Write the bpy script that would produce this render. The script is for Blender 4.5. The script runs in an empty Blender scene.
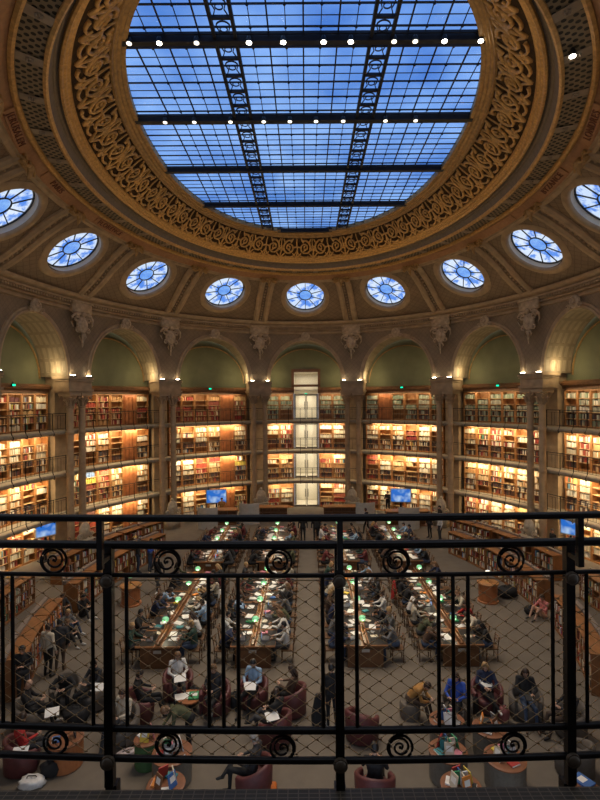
import bpy, bmesh, math, random
from math import sin, cos, pi, radians as R, degrees, atan2, sqrt, hypot
from mathutils import Vector, Matrix, Euler, noise

C = bpy.context.scene.collection
rnd = random.Random(7)
F = 500.0; EYE = 9.0; CAMY = -21.6; CX, CY = 306.0, 399.0
ROLL = R(0.42)
A0, B0 = 18.4, 14.6
LV = [0.0, 2.43, 4.86, 7.29]

# ------------------------------------------------------------------ plan of the oval
def clamp(x): return max(0.0, min(1.0, x))
def ring(i):
    return (A0 - i, B0 - i * (.92 + .11 * clamp((i - 2.6) / 1.6) if i > 0 else 1.03))
def expo(i):                                # the inner rings are a little squarer than an ellipse
    return 2.0 + .22 * clamp((i - 6.6) / 1.1)
def P(t, i, z):
    a, b = ring(i); n = expo(i)
    r = 1.0 if n == 2.0 else (abs(sin(t)) ** n + abs(cos(t)) ** n) ** (-1 / n)
    return Vector((b * r * sin(t), a * r * cos(t), z))
def speed(t, i=0.0):
    return (P(t + .004, i, 0) - P(t - .004, i, 0)).length / .008
def yaw(t, i=0.0):
    """z-rotation that turns local +y outward"""
    d = P(t + .004, i, 0) - P(t - .004, i, 0)
    return atan2(d.y, d.x)
PIERS = [R(x) for x in (14.5, 41.6, 65.5, 86.5, 105.5, 123, 141, 159)]
PT = sorted([-p for p in PIERS] + PIERS)          # 16 piers
def bay(k):
    """(t0, t1, tc) of bay k, k in -7..7, 0 opposite the camera"""
    if k == 0:
        return (-PIERS[0], PIERS[0], 0.0)
    j = abs(k)
    lo, hi = PIERS[j - 1], PIERS[j]
    return (lo, hi, (lo + hi) / 2) if k > 0 else (-hi, -lo, -(lo + hi) / 2)

def at(px, py, z):
    """the point of the room at height z seen at a pixel of the photograph"""
    dx, dy = px - 300.0, py - 400.0
    c, s = cos(ROLL), sin(ROLL)
    ix, iy = dx * c - dy * s, dy * c + dx * s
    ix += 300.0; iy += 400.0
    d = F * (EYE - z) / (iy - CY)
    return Vector(((ix - CX) / F * d, CAMY + d, z))

# ------------------------------------------------------------------ materials
MATS = {}
def srgb(c):
    return tuple((x / 12.92 if x <= .04045 else ((x + .055) / 1.055) ** 2.4) for x in c)
def mat(name, col, rough=.6, metal=0.0, var=.15, scale=6.0, bump=0.0, emit=None, estr=0.0, spec=.5, detail=3.0):
    if name in MATS: return MATS[name]
    m = bpy.data.materials.new(name); m.use_nodes = True
    nt = m.node_tree; b = nt.nodes['Principled BSDF']
    b.inputs['Roughness'].default_value = rough; b.inputs['Metallic'].default_value = metal
    b.inputs['Specular IOR Level'].default_value = spec
    tc = nt.nodes.new('ShaderNodeTexCoord'); nz = nt.nodes.new('ShaderNodeTexNoise')
    nz.inputs['Scale'].default_value = scale; nz.inputs['Detail'].default_value = detail
    nt.links.new(tc.outputs['Object'], nz.inputs['Vector'])
    rp = nt.nodes.new('ShaderNodeValToRGB')
    lo = tuple(max(0, x * (1 - var)) for x in col); hi = tuple(min(1, x * (1 + var)) for x in col)
    rp.color_ramp.elements[0].position = .3; rp.color_ramp.elements[1].position = .7
    rp.color_ramp.elements[0].color = (*lo, 1); rp.color_ramp.elements[1].color = (*hi, 1)
    nt.links.new(nz.outputs['Fac'], rp.inputs['Fac']); nt.links.new(rp.outputs['Color'], b.inputs['Base Color'])
    if bump:
        bp = nt.nodes.new('ShaderNodeBump'); bp.inputs['Strength'].default_value = bump; bp.inputs['Distance'].default_value = .05
        nt.links.new(nz.outputs['Fac'], bp.inputs['Height']); nt.links.new(bp.outputs['Normal'], b.inputs['Normal'])
    if emit:
        b.inputs['Emission Color'].default_value = (*emit, 1); b.inputs['Emission Strength'].default_value = estr
    MATS[name] = m
    return m
def pattern_mat(name, col, col2, kind, scale, rough=.7, bump=.4, w=1.0):
    """a relief pattern on UVs laid out in metres"""
    m = bpy.data.materials.new(name); m.use_nodes = True; MATS[name] = m
    nt = m.node_tree; b = nt.nodes['Principled BSDF']; b.inputs['Roughness'].default_value = rough
    uv = nt.nodes.new('ShaderNodeTexCoord')
    mp = nt.nodes.new('ShaderNodeMapping'); nt.links.new(uv.outputs['UV'], mp.inputs['Vector'])
    mix = nt.nodes.new('ShaderNodeMix'); mix.data_type = 'RGBA'
    mix.inputs[6].default_value = (*col, 1); mix.inputs[7].default_value = (*col2, 1)
    if kind == 'brick':
        x = nt.nodes.new('ShaderNodeTexBrick'); x.inputs['Scale'].default_value = scale
        x.inputs['Mortar Size'].default_value = .03 * w; x.inputs['Mortar Smooth'].default_value = .3
        x.offset = 0.0; x.inputs['Brick Width'].default_value = .5; x.inputs['Row Height'].default_value = .25
        nt.links.new(mp.outputs['Vector'], x.inputs['Vector']); fac = x.outputs['Fac']
    elif kind == 'holes':                       # round perforations in offset rows
        mp.inputs['Scale'].default_value = (scale, scale, 1); mp.inputs['Rotation'].default_value = (0, 0, R(45))
        fr = nt.nodes.new('ShaderNodeVectorMath'); fr.operation = 'FRACTION'; nt.links.new(mp.outputs['Vector'], fr.inputs[0])
        ds = nt.nodes.new('ShaderNodeVectorMath'); ds.operation = 'DISTANCE'; ds.inputs[1].default_value = (.5, .5, 0)
        sx = nt.nodes.new('ShaderNodeSeparateXYZ'); nt.links.new(fr.outputs[0], sx.inputs[0])
        cb = nt.nodes.new('ShaderNodeCombineXYZ'); nt.links.new(sx.outputs[0], cb.inputs[0]); nt.links.new(sx.outputs[1], cb.inputs[1])
        nt.links.new(cb.outputs[0], ds.inputs[0])
        lt = nt.nodes.new('ShaderNodeMath'); lt.operation = 'LESS_THAN'; lt.inputs[1].default_value = .33
        nt.links.new(ds.outputs['Value'], lt.inputs[0]); fac = lt.outputs[0]
    else:                                       # overlapping scales
        x = nt.nodes.new('ShaderNodeTexVoronoi'); x.inputs['Scale'].default_value = scale; x.feature = 'DISTANCE_TO_EDGE'
        x.inputs['Randomness'].default_value = .12
        mp.inputs['Rotation'].default_value = (0, 0, R(45))
        nt.links.new(mp.outputs['Vector'], x.inputs['Vector'])
        rr = nt.nodes.new('ShaderNodeMath'); rr.operation = 'LESS_THAN'; rr.inputs[1].default_value = .06 * w
        nt.links.new(x.outputs['Distance'], rr.inputs[0]); fac = rr.outputs[0]
    nt.links.new(fac, mix.inputs[0])
    nz = nt.nodes.new('ShaderNodeTexNoise'); nz.inputs['Scale'].default_value = 1.3; nt.links.new(uv.outputs['Object'], nz.inputs['Vector'])
    mul = nt.nodes.new('ShaderNodeMix'); mul.data_type = 'RGBA'; mul.blend_type = 'MULTIPLY'; mul.inputs[0].default_value = .5
    nt.links.new(mix.outputs[2], mul.inputs[6]); nt.links.new(nz.outputs['Fac'], mul.inputs[7])
    nt.links.new(mul.outputs[2], b.inputs['Base Color'])
    if bump:
        bp = nt.nodes.new('ShaderNodeBump'); bp.inputs['Strength'].default_value = bump; bp.inputs['Distance'].default_value = .03; bp.invert = True
        nt.links.new(fac, bp.inputs['Height']); nt.links.new(bp.outputs['Normal'], b.inputs['Normal'])
    return m
def attr_mat(name, rough=.6):
    m = bpy.data.materials.new(name); m.use_nodes = True; MATS[name] = m
    nt = m.node_tree; b = nt.nodes['Principled BSDF']; b.inputs['Roughness'].default_value = rough
    a = nt.nodes.new('ShaderNodeAttribute'); a.attribute_name = 'Col'
    nt.links.new(a.outputs['Color'], b.inputs['Base Color'])
    return m
def glass_mat(name, tint, attr=False, gloss=.05, patches=None):
    """clear coloured glass: the sky beyond shows through it"""
    m = bpy.data.materials.new(name); m.use_nodes = True; MATS[name] = m
    nt = m.node_tree; nt.nodes.remove(nt.nodes['Principled BSDF']); out = nt.nodes['Material Output']
    tr = nt.nodes.new('ShaderNodeBsdfTransparent'); gl = nt.nodes.new('ShaderNodeBsdfGlossy'); gl.inputs['Roughness'].default_value = .25
    mx = nt.nodes.new('ShaderNodeMixShader'); mx.inputs[0].default_value = gloss
    tr.inputs['Color'].default_value = (*tint, 1)
    if attr:
        a = nt.nodes.new('ShaderNodeAttribute'); a.attribute_name = 'Col'; nt.links.new(a.outputs['Color'], tr.inputs['Color'])
    if patches:
        tc = nt.nodes.new('ShaderNodeTexCoord'); nz = nt.nodes.new('ShaderNodeTexNoise'); nz.inputs['Scale'].default_value = patches[0]; nz.inputs['Detail'].default_value = 4
        nt.links.new(tc.outputs['Object'], nz.inputs['Vector'])
        rp = nt.nodes.new('ShaderNodeValToRGB'); rp.color_ramp.elements[0].position = .34; rp.color_ramp.elements[1].position = .68
        rp.color_ramp.elements[0].color = (*patches[1], 1); rp.color_ramp.elements[1].color = (*patches[2], 1)
        nt.links.new(nz.outputs['Fac'], rp.inputs['Fac']); nt.links.new(rp.outputs['Color'], tr.inputs['Color'])
    nt.links.new(tr.outputs[0], mx.inputs[1]); nt.links.new(gl.outputs[0], mx.inputs[2]); nt.links.new(mx.outputs[0], out.inputs['Surface'])
    return m

STONE = mat('warm_stone', (.37, .265, .155), .75, var=.18, scale=2.5, bump=.15)
STONE_D = mat('dull_stone', (.33, .26, .18), .8, var=.2, scale=3, bump=.15)  # slightly duller and greyer than the warm stone
WALLST = pattern_mat('carved_spandrel_stone', (.32, .23, .135), (.26, .185, .11), 'scale', 4.0, bump=.35)
COVE = pattern_mat('scale_patterned_cove', (.28, .195, .115), (.19, .13, .075), 'scale', 3.2, bump=.35)
SOFFIT = pattern_mat('coffered_soffit', (.46, .37, .235), (.36, .28, .17), 'brick', .62, bump=.6, w=2.2)
HOLES = pattern_mat('perforated_panel', (.30, .225, .13), (.006, .005, .004), 'holes', 5.2, bump=0)
GREEN = mat('sage_green_plaster', (.165, .17, .09), .85, var=.12, scale=1.2)
GOLD = mat('old_gilding', (.50, .29, .09), .55, .25, var=.25, scale=9)
GOLD_D = mat('dull_gilding', (.40, .24, .085), .6, .2, var=.25, scale=6)
FRIEZE_BACK = mat('frieze_ground', (.075, .042, .017), .9, var=.3)
GUTTER = mat('grey_brown_moulding', (.13, .10, .07), .7, var=.15)
IRON = mat('black_iron', (.012, .010, .009), .38, .6, var=.3, scale=20)
IRON_B = mat('dark_bronze_wire', (.42, .28, .13), .5, .2, var=.2, scale=30)
STEEL = mat('blue_black_steel', (.016, .018, .024), .6, .3, var=.2)
OAK = mat('oak', (.36, .165, .055), .5, var=.25, scale=5, bump=.05)
OAK_D = mat('dark_oak', (.17, .075, .028), .5, var=.25, scale=5)
OAK_R = mat('red_brown_panelling', (.36, .13, .045), .45, var=.25, scale=3)
WALNUT = mat('walnut_desk_wood', (.24, .105, .04), .4, var=.25, scale=6)
LEATHER = mat('black_desk_leather', (.018, .016, .014), .45, var=.2)
CARPET = mat('taupe_carpet', (.150, .124, .094), .95, var=.10, scale=2.2, bump=.05)
SLAB = mat('gallery_edge_stone', (.33, .28, .20), .7, var=.15)
WHITE = mat('white_paint', (.72, .68, .58), .6, var=.04)
PAPER = mat('white_paper', (.80, .78, .72), .7, var=.05)
BRASS = mat('brass', (.55, .36, .12), .3, .9, var=.1)
GREY_P = mat('grey_screen_panel', (.42, .40, .36), .6, var=.08)
GREY_F = mat('grey_felt', (.17, .15, .12), .9, var=.12, scale=14)
DARK = mat('black_plastic', (.012, .012, .013), .4, var=.2)
TABLET = mat('city_tablet', (.34, .17, .075), .6, var=.15)
LETTER = mat('tablet_letter_red', (.13, .035, .015), .6, var=.1)
GLOBE = mat('green_glass_globe', (.22, .55, .30), .25, emit=(.20, .62, .30), estr=.55, var=.05)
BULB = mat('lit_lamp', (1, .9, .7), .4, emit=(1.0, .86, .62), estr=22.0, var=0)
BULB_W = mat('lit_spot', (1, 1, .95), .4, emit=(1.0, .93, .78), estr=16.0, var=0)
LAMPW = mat('white_lamp_shade', (.9, .88, .8), .4, emit=(1, .92, .75), estr=1.6, var=0)
GREEN_L = mat('green_exit_light', (0, .5, .2), .4, emit=(.0, .9, .45), estr=1.6, var=0)
BOOKM = attr_mat('book_bindings', .65)

# ------------------------------------------------------------------ mesh builder
class MB:
    def __init__(s):
        s.v = []; s.f = []; s.mi = []; s.uv = []; s.col = []
    def face(s, pts, mi=0, uv=None, col=None):
        n = len(s.v); s.v += [tuple(p) for p in pts]; s.f.append(tuple(range(n, n + len(pts)))); s.mi.append(mi)
        s.uv.append(uv)
        if col is not None: s.col += [col] * len(pts)
    def box(s, c, d, rz=0.0, mi=0, M=None, col=None):
        hx, hy, hz = d[0] / 2, d[1] / 2, d[2] / 2
        cs, sn = cos(rz), sin(rz); n = len(s.v)
        for z in (-hz, hz):
            for x, y in ((-hx, -hy), (hx, -hy), (hx, hy), (-hx, hy)):
                p = Vector((c[0] + x * cs - y * sn, c[1] + x * sn + y * cs, c[2] + z))
                s.v.append(tuple(M @ p if M else p))
        for q in ((0, 3, 2, 1), (4, 5, 6, 7), (0, 1, 5, 4), (1, 2, 6, 5), (2, 3, 7, 6), (3, 0, 4, 7)):
            s.f.append(tuple(n + k for k in q)); s.mi.append(mi); s.uv.append(None)
        if col is not None: s.col += [col] * 8
    def grid(s, rows, closed_u=False, closed_v=False, mi=0, uvs=None):
        """rows: list of lists of points"""
        n = len(s.v); nu = len(rows[0]); nv = len(rows)
        for r in rows: s.v += [tuple(p) for p in r]
        for j in range(nv if closed_v else nv - 1):
            for i in range(nu if closed_u else nu - 1):
                j2, i2 = (j + 1) % nv, (i + 1) % nu
                s.f.append((n + j * nu + i, n + j * nu + i2, n + j2 * nu + i2, n + j2 * nu + i)); s.mi.append(mi)
                s.uv.append([uvs[j][i], uvs[j][i2], uvs[j2][i2], uvs[j2][i]] if uvs else None)
    def tube(s, pts, r, n=6, closed=False, mi=0, caps=True, flat=1.0, up=None):
        pts = [Vector(p) for p in pts]; m = len(pts); rows = []
        up = Vector(up) if up else None
        for k in range(m):
            a = pts[(k - 1) % m] if (closed or k > 0) else pts[k]
            b = pts[(k + 1) % m] if (closed or k < m - 1) else pts[k]
            d = (b - a)
            if d.length < 1e-9: d = Vector((0, 0, 1))
            d.normalize()
            ref = up if up is not None else (Vector((0, 0, 1)) if abs(d.z) < .9 else Vector((1, 0, 0)))
            x = d.cross(ref)
            if x.length < 1e-6: x = d.orthogonal()
            x.normalize(); y = x.cross(d)
            rr = r[k] if isinstance(r, (list, tuple)) else r
            rows.append([pts[k] + x * (rr * cos(2 * pi * (q + .5) / n)) + y * (rr * flat * sin(2 * pi * (q + .5) / n)) for q in range(n)])
        s.grid(rows, closed_u=True, closed_v=closed, mi=mi)
        if caps and not closed:
            s.face(rows[0][::-1], mi); s.face(rows[-1], mi)
    def lathe(s, prof, n=12, c=(0, 0, 0), mi=0, cap=True):
        rows = [[(c[0] + r * cos(2 * pi * k / n), c[1] + r * sin(2 * pi * k / n), c[2] + z) for k in range(n)] for r, z in prof]
        s.grid(rows, closed_u=True, mi=mi)
        if cap:
            s.face(rows[0][::-1], mi); s.face(rows[-1], mi)
    def sphere(s, c, r, n=10, m=6, mi=0, sc=(1, 1, 1)):
        rows = []
        for j in range(m + 1):
            a = -pi / 2 + pi * j / m; q = max(cos(a), .02)
            rows.append([(c[0] + r * sc[0] * q * cos(2 * pi * k / n), c[1] + r * sc[1] * q * sin(2 * pi * k / n), c[2] + r * sc[2] * sin(a)) for k in range(n)])
        s.grid(rows, closed_u=True, mi=mi); s.face(rows[0][::-1], mi); s.face(rows[-1], mi)
    def mesh(s, name, mats, smooth=False):
        me = bpy.data.meshes.new(name); me.from_pydata(s.v, [], s.f)
        mats = mats if isinstance(mats, (list, tuple)) else [mats]
        for m in mats: me.materials.append(m)
        if len(mats) > 1: me.polygons.foreach_set('material_index', s.mi)
        if any(u for u in s.uv):
            ul = me.uv_layers.new(name='UVMap'); flat = []
            for f, u in zip(s.f, s.uv):
                for k in range(len(f)): flat += (u[k] if u else (0, 0))
            ul.data.foreach_set('uv', flat)
        if s.col and len(s.col) == len(s.v):
            at_ = me.color_attributes.new('Col', 'FLOAT_COLOR', 'POINT')
            at_.data.foreach_set('color', [x for c in s.col for x in (*c, 1.0)])
        if smooth: me.polygons.foreach_set('use_smooth', [True] * len(me.polygons))
        me.update()
        return me
    def build(s, name, mats, parent=None, loc=None, rz=0.0, smooth=False):
        return put(name, s.mesh(name, mats, smooth), parent, loc, rz)
def put(name, me, parent=None, loc=None, rz=0.0):
    o = bpy.data.objects.new(name, me); C.objects.link(o)
    if parent: o.parent = parent
    if loc is not None: o.location = loc
    if rz: o.rotation_euler = (0, 0, rz)
    return o
def empty(name, loc=(0, 0, 0), rz=0.0):
    o = bpy.data.objects.new(name, None); C.objects.link(o); o.location = loc; o.rotation_euler = (0, 0, rz); o.empty_display_size = .2
    return o
def tag(o, label=None, cat=None, group=None, kind=None):
    if label: o['label'] = label
    if cat: o['category'] = cat
    if group: o['group'] = group
    if kind: o['kind'] = kind
    return o
def struct(o, label=None, cat=None, group=None):
    return tag(o, label, cat, group, 'structure')
KIDS = {}
def copy_tree(o, parent=None, top=True):
    c = o.copy(); C.objects.link(c)
    if parent: c.parent = parent
    for ch in o.children: copy_tree(ch, c, False)
    return c
ORD = ['first', 'second', 'third', 'fourth', 'fifth', 'sixth', 'seventh', 'eighth', 'ninth', 'tenth', 'eleventh', 'twelfth']

def sweep(prof, t0, t1, n, mi=0, mb=None, uvw=False):
    """profile of (inset, z) points carried round the oval"""
    mb = mb or MB(); rows = []; uvs = []
    L = [0.0]
    for k in range(1, len(prof)): L.append(L[-1] + hypot(prof[k][0] - prof[k - 1][0], prof[k][1] - prof[k - 1][1]))
    s = 0.0
    for k in range(n + 1):
        t = t0 + (t1 - t0) * k / n
        rows.append([P(t, i, z) for i, z in prof]); uvs.append([(s, l) for l in L])
        s += speed(t, prof[0][0]) * (t1 - t0) / n
    mb.grid(rows, mi=mi, uvs=uvs if uvw else None)
    return mb

# ------------------------------------------------------------------ the room: floor and walls
TEND = R(159)
mb = MB(); rows = []
pts = [P(2 * pi * k / 96, -2.6, 0) for k in range(96)]
mb.face(pts[::-1]); mb.build('floor', CARPET)
struct(bpy.data.objects['floor'], 'taupe carpeted floor of the oval reading room', 'floor')

PW = .85                                  # half width of a pier
SPR, RISE, WTOP, BACK = 10.4, 3.24, 14.4, -2.0
mb = MB(); mbs = MB(); arch_mb = MB()
for k in list(range(-7, 8)):
    t0, t1, tc = bay(k)
    d0, d1 = PW / speed(t0), PW / speed(t1)
    a0, a1 = t0 + d0, t1 - d1; n = 26
    # pier strips of the wall face
    for (s0, s1) in ((t0, a0), (a1, t1)):
        rows = [[P(s0 + (s1 - s0) * q / 3, 0, SPR) for q in range(4)], [P(s0 + (s1 - s0) * q / 3, 0, WTOP) for q in range(4)]]
        uvs = [[(speed(t0) * (s0 + (s1 - s0) * q / 3), 0) for q in range(4)], [(speed(t0) * (s0 + (s1 - s0) * q / 3), 4) for q in range(4)]]
        mb.grid(rows, uvs=uvs)
        rows = [[P(s0 + (s1 - s0) * q / 3, i, SPR) for q in range(4)] for i in (BACK, 0)]
        mb.grid(rows)
    ts = []; zs = []
    for j in range(n + 1):
        u = -cos(pi * j / n); t = (a0 + a1) / 2 + (a1 - a0) / 2 * u
        ts.append(t); zs.append(SPR + RISE * sin(pi * j / n))
    mb.grid([[P(t, 0, z) for t, z in zip(ts, zs)], [P(t, 0, max(WTOP, z)) for t, z in zip(ts, zs)]],
            uvs=[[(speed(tc) * t, z - SPR) for t, z in zip(ts, zs)], [(speed(tc) * t, 4) for t, z in zip(ts, zs)]])
    # soffit
    ln = [0.0]
    for j in range(1, n + 1): ln.append(ln[-1] + (P(ts[j], 0, zs[j]) - P(ts[j - 1], 0, zs[j - 1])).length)
    iis = [0, -.5, -1.0, -1.5, BACK]
    mbs.grid([[P(t, i, z) for t, z in zip(ts, zs)] for i in iis], uvs=[[(l, -i) for l in ln] for i in iis])
    # raised archivolt round the opening
    rws = []
    for (e, i) in ((-.02, .0), (-.02, .12), (.10, .14), (.14, .08), (.26, .08), (.30, .0)):
        rws.append([P((a0 + a1) / 2 + (ts[j] - (a0 + a1) / 2) * (1 + e / 2.8), i, SPR + (zs[j] - SPR) * (1 + e / RISE)) for j in range(n + 1)])
    arch_mb.grid(rws)
o = mb.build('wall_arcade', [WALLST]); struct(o, 'carved stone arcade wall with round arches', 'wall')
o = mbs.build('ceiling_soffit', [SOFFIT], smooth=True); struct(o, 'coffered undersides of the arches lit from below', 'ceiling')
o = arch_mb.build('trim_1', [STONE], smooth=False); struct(o, 'stone mouldings round the arches', 'trim')

# rear wall: shelving wall below, green lunettes above, hole for the glass doors
DW = 1.02
mb = MB(); mg = MB()
def wall_strip(m, t0, t1, z0, z1, i, n=10, mi=0):
    m.grid([[P(t0 + (t1 - t0) * q / n, i, z) for q in range(n + 1)] for z in (z0, z1)], mi=mi)
tdoor = DW / ring(BACK - .05)[1]
for k in range(-7, 8):
    t0, t1, tc = bay(k)
    if k == 0:
        for (x, y) in ((t0, -tdoor), (tdoor, t1)):
            wall_strip(mb, x, y, 0, 9.95, BACK - .05); wall_strip(mg, x, y, 9.95, 14.3, BACK - .05)
        wall_strip(mg, -tdoor, tdoor, 11.4, 14.3, BACK - .05)
    else:
        wall_strip(mb, t0, t1, 0, 9.95, BACK - .05); wall_strip(mg, t0, t1, 9.95, 14.3, BACK - .05)
struct(mb.build('wall_rear', [STONE]), 'plain stone wall behind the bookcases', 'wall')
struct(mg.build('wall_lunette', [GREEN]), 'sage green lunette walls under the arches', 'wall')
mb = MB()
for k in range(-4, 5):                     # gilt line inside each lunette
    t0, t1, tc = bay(k); h = (t1 - t0) / 2 - .95 / speed(t0)
    pts = [P(tc + h * -cos(pi * j / 24), BACK + .01, SPR - .1 + (RISE - .35) * sin(pi * j / 24)) for j in range(25)]
    mb.tube(pts, .05, 4)
struct(mb.build('trim_2', [GOLD_D]), 'thin gilt band edging the green lunettes', 'trim')

# piers behind the columns
pn = 0
for pt in PT:
    if abs(pt) > R(110): continue
    c = P(pt, -1.7, 0); rz = yaw(pt)
    mb = MB(); mb.box((0, 0, SPR / 2), (1.1, .7, SPR)); mb.box((0, -.37, .25), (1.16, .06, .5)); mb.box((0, -.37, SPR - .6), (1.16, .06, .25))
    struct(mb.build('pillar', [STONE], None, c, rz), 'plain stone pier behind the paired columns', 'pier', 'stone piers')

# ------------------------------------------------------------------ entablature, cove, rings
ENT = [(0, 14.16), (.14, 14.2), (.14, 14.30), (.03, 14.34), (.03, 14.40), (.22, 14.44), (.22, 14.52), (.08, 14.56), (.08, 14.68), (.46, 14.70), (.46, 14.80), (.34, 14.83), (.60, 14.92), (.70, 15.02), (.70, 15.10), (.45, 15.14), (.45, 15.2)]
struct(sweep(ENT, -TEND, TEND, 150).build('trim_3', [STONE]), 'moulded stone cornice running above the arches', 'trim')
# dentils under the cornice
mb = MB(); s = -TEND
while s < TEND:
    if abs(s) < R(120):
        p = P(s, .3, 14.62); mb.box(p, (.11, .22, .11), yaw(s))
    s += .2 / speed(s)
struct(mb.build('trim_4', [STONE]), 'row of small dentils under the cornice', 'trim')

CPROF = [(.45, 15.1), (1.2, 15.5), (2.0, 15.99), (2.75, 16.55), (3.45, 17.12), (4.05, 17.55)]
CL = [0.0]
for k in range(1, len(CPROF)): CL.append(CL[-1] + hypot(CPROF[k][0] - CPROF[k - 1][0], CPROF[k][1] - CPROF[k - 1][1]))
def cprof(s):
    for k in range(1, len(CPROF)):
        if s <= CL[k] or k == len(CPROF) - 1:
            f = (s - CL[k - 1]) / (CL[k] - CL[k - 1])
            return tuple(CPROF[k - 1][q] + f * (CPROF[k][q] - CPROF[k - 1][q]) for q in (0, 1))
SC = CL[3]; OR = 1.46
mb = MB()
for k in range(-7, 8):
    t0, t1, tc = bay(k); sp = speed(tc, 2.75)
    u0, u1 = (t0 - tc) * sp, (t1 - tc) * sp; w0, w1 = -SC, CL[-1] - SC
    bd = []
    N = 10
    for q in range(N): bd.append((u0 + (u1 - u0) * q / N, w0))
    for q in range(N): bd.append((u1, w0 + (w1 - w0) * q / N))
    for q in range(N): bd.append((u1 - (u1 - u0) * q / N, w1))
    for q in range(N): bd.append((u0, w1 - (w1 - w0) * q / N))
    rows = []; uvs = []
    for r in range(7):
        f = r / 6
        row = []; ur = []
        for (u, w) in bd:
            a = atan2(w, u); x = u + (OR * cos(a) - u) * f; y = w + (OR * sin(a) - w) * f
            i, z = cprof(y + SC); row.append(P(tc + x / sp, i, z)); ur.append((x, y))
        rows.append(row); uvs.append(ur)
    mb.grid(rows, closed_u=True, uvs=uvs)
struct(mb.build('ceiling', [COVE], smooth=True), 'scale-patterned cove between the oval windows', 'ceiling')
# closing pieces of wall, cove and rings behind the camera
mb = MB()
TN = 24
wall_strip(mb, TEND, 2 * pi - TEND, 13.9, 15.1, .0, TN)
mb.grid([[P(TEND + (2 * pi - 2 * TEND) * q / TN, i, z) for q in range(TN + 1)] for i, z in CPROF])
struct(mb.build('wall_near', [STONE_D]), 'stone wall above the viewing gallery', 'wall')

RING = lambda prof, m, nm, lab, sm=False: struct(sweep(prof, -pi, pi, 180, uvw=True).build(nm, [m], smooth=sm), lab, 'trim')
RING([(3.95, 17.42), (4.02, 17.36), (4.1, 17.42), (4.12, 17.50), (4.2, 17.5)], STONE, 'trim_5', 'stone moulding closing the top of the cove')
RING([(4.2, 17.5), (4.62, 17.80)], TABLET, 'trim_6', 'sloping russet band that carries the city names')
RING([(4.60, 17.80), (4.60, 17.74), (4.68, 17.70), (4.76, 17.75), (4.76, 17.9)], GOLD, 'trim_7', 'thin gilt moulding outside the perforated panels')
RING([(4.7, 17.88), (5.5, 17.92)], HOLES, 'trim_8', 'ring of dark perforated panels')
RING([(5.42, 17.92), (5.42, 17.84), (5.5, 17.80), (5.56, 17.86), (5.56, 17.95)], GOLD, 'trim_9', 'thin gilt moulding inside the perforated panels')
RING([(5.56, 17.95), (5.62, 18.12), (5.66, 18.2), (5.70, 18.22), (5.76, 18.32), (5.84, 18.36)], GUTTER, 'trim_10', 'grey brown hollow moulding below the gold frieze')
RING([(5.82, 18.36), (5.84, 18.26), (5.91, 18.25), (5.95, 18.34), (6.01, 18.36), (6.04, 18.44), (6.10, 18.46), (6.14, 18.56), (6.14, 18.6), (6.06, 18.74)], GOLD, 'trim_11', 'stepped gilt moulding below the scrollwork frieze')
RING([(6.10, 18.66), (7.38, 19.68)], FRIEZE_BACK, 'trim_12', 'dark ground of the scrollwork frieze')
RING([(7.36, 19.62), (7.36, 19.50), (7.46, 19.46), (7.52, 19.55), (7.60, 19.55), (7.64, 19.62), (7.74, 19.62), (7.78, 19.69), (7.9, 19.69), (7.9, 19.95)], GOLD_D, 'trim_13', 'gilt moulding round the glass roof')
# panel separators of the perforated ring, with rosettes
mb = MB(); n = 40
for k in range(n):
    t = 2 * pi * (k + .5) / n
    h = .17 / speed(t, 5.1)
    mb.grid([[P(t + h * q, i, 17.86 if 0 < j < 3 else 17.9) for q in (-1, -.8, .8, 1)] for j, i in enumerate((4.7, 4.74, 5.44, 5.5))])
    c = P(t, 5.1, 17.84)
    for q in range(6):
        a = q * pi / 3; mb.sphere((c.x + .07 * cos(a), c.y + .07 * sin(a), c.z), .04, 5, 3)
struct(mb.build('trim_14', [STONE_D]), 'stone separators with rosettes between the perforated panels', 'trim')

# scrollwork frieze: real relief strokes laid on the slanted band
FP0, FP1 = (6.18, 18.60), (7.36, 19.58)
def fr(t, q, h):
    i = FP0[0] + (FP1[0] - FP0[0]) * q; z = FP0[1] + (FP1[1] - FP0[1]) * q
    return P(t, i + .09 - h * .64, z - .06 - h * .77 + .0)
perim = 0.0; tt = []; NS = 720
for k in range(NS):
    perim += speed(2 * pi * k / NS, 6.85) * 2 * pi / NS; tt.append(perim)
NM = 58; L = perim / NM; W = 1.3
def t_of(s):
    s = s % perim; lo, hi = 0, NS - 1
    while lo < hi:
        m = (lo + hi) // 2
        if tt[m] < s: lo = m + 1
        else: hi = m
    prev = tt[lo - 1] if lo else 0.0
    return 2 * pi * (lo + (s - prev) / (tt[lo] - prev)) / NS
mb = MB()
def stroke(pts, w=.05, h=.05, taper=True, K=1.3):
    n = len(pts)
    P3 = [fr(t_of(s), q / W, h) for s, q in pts]
    mb.tube(P3, [K * w * (1 - .5 * k / n) if taper else K * w for k in range(n)], 5, flat=.9)
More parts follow.
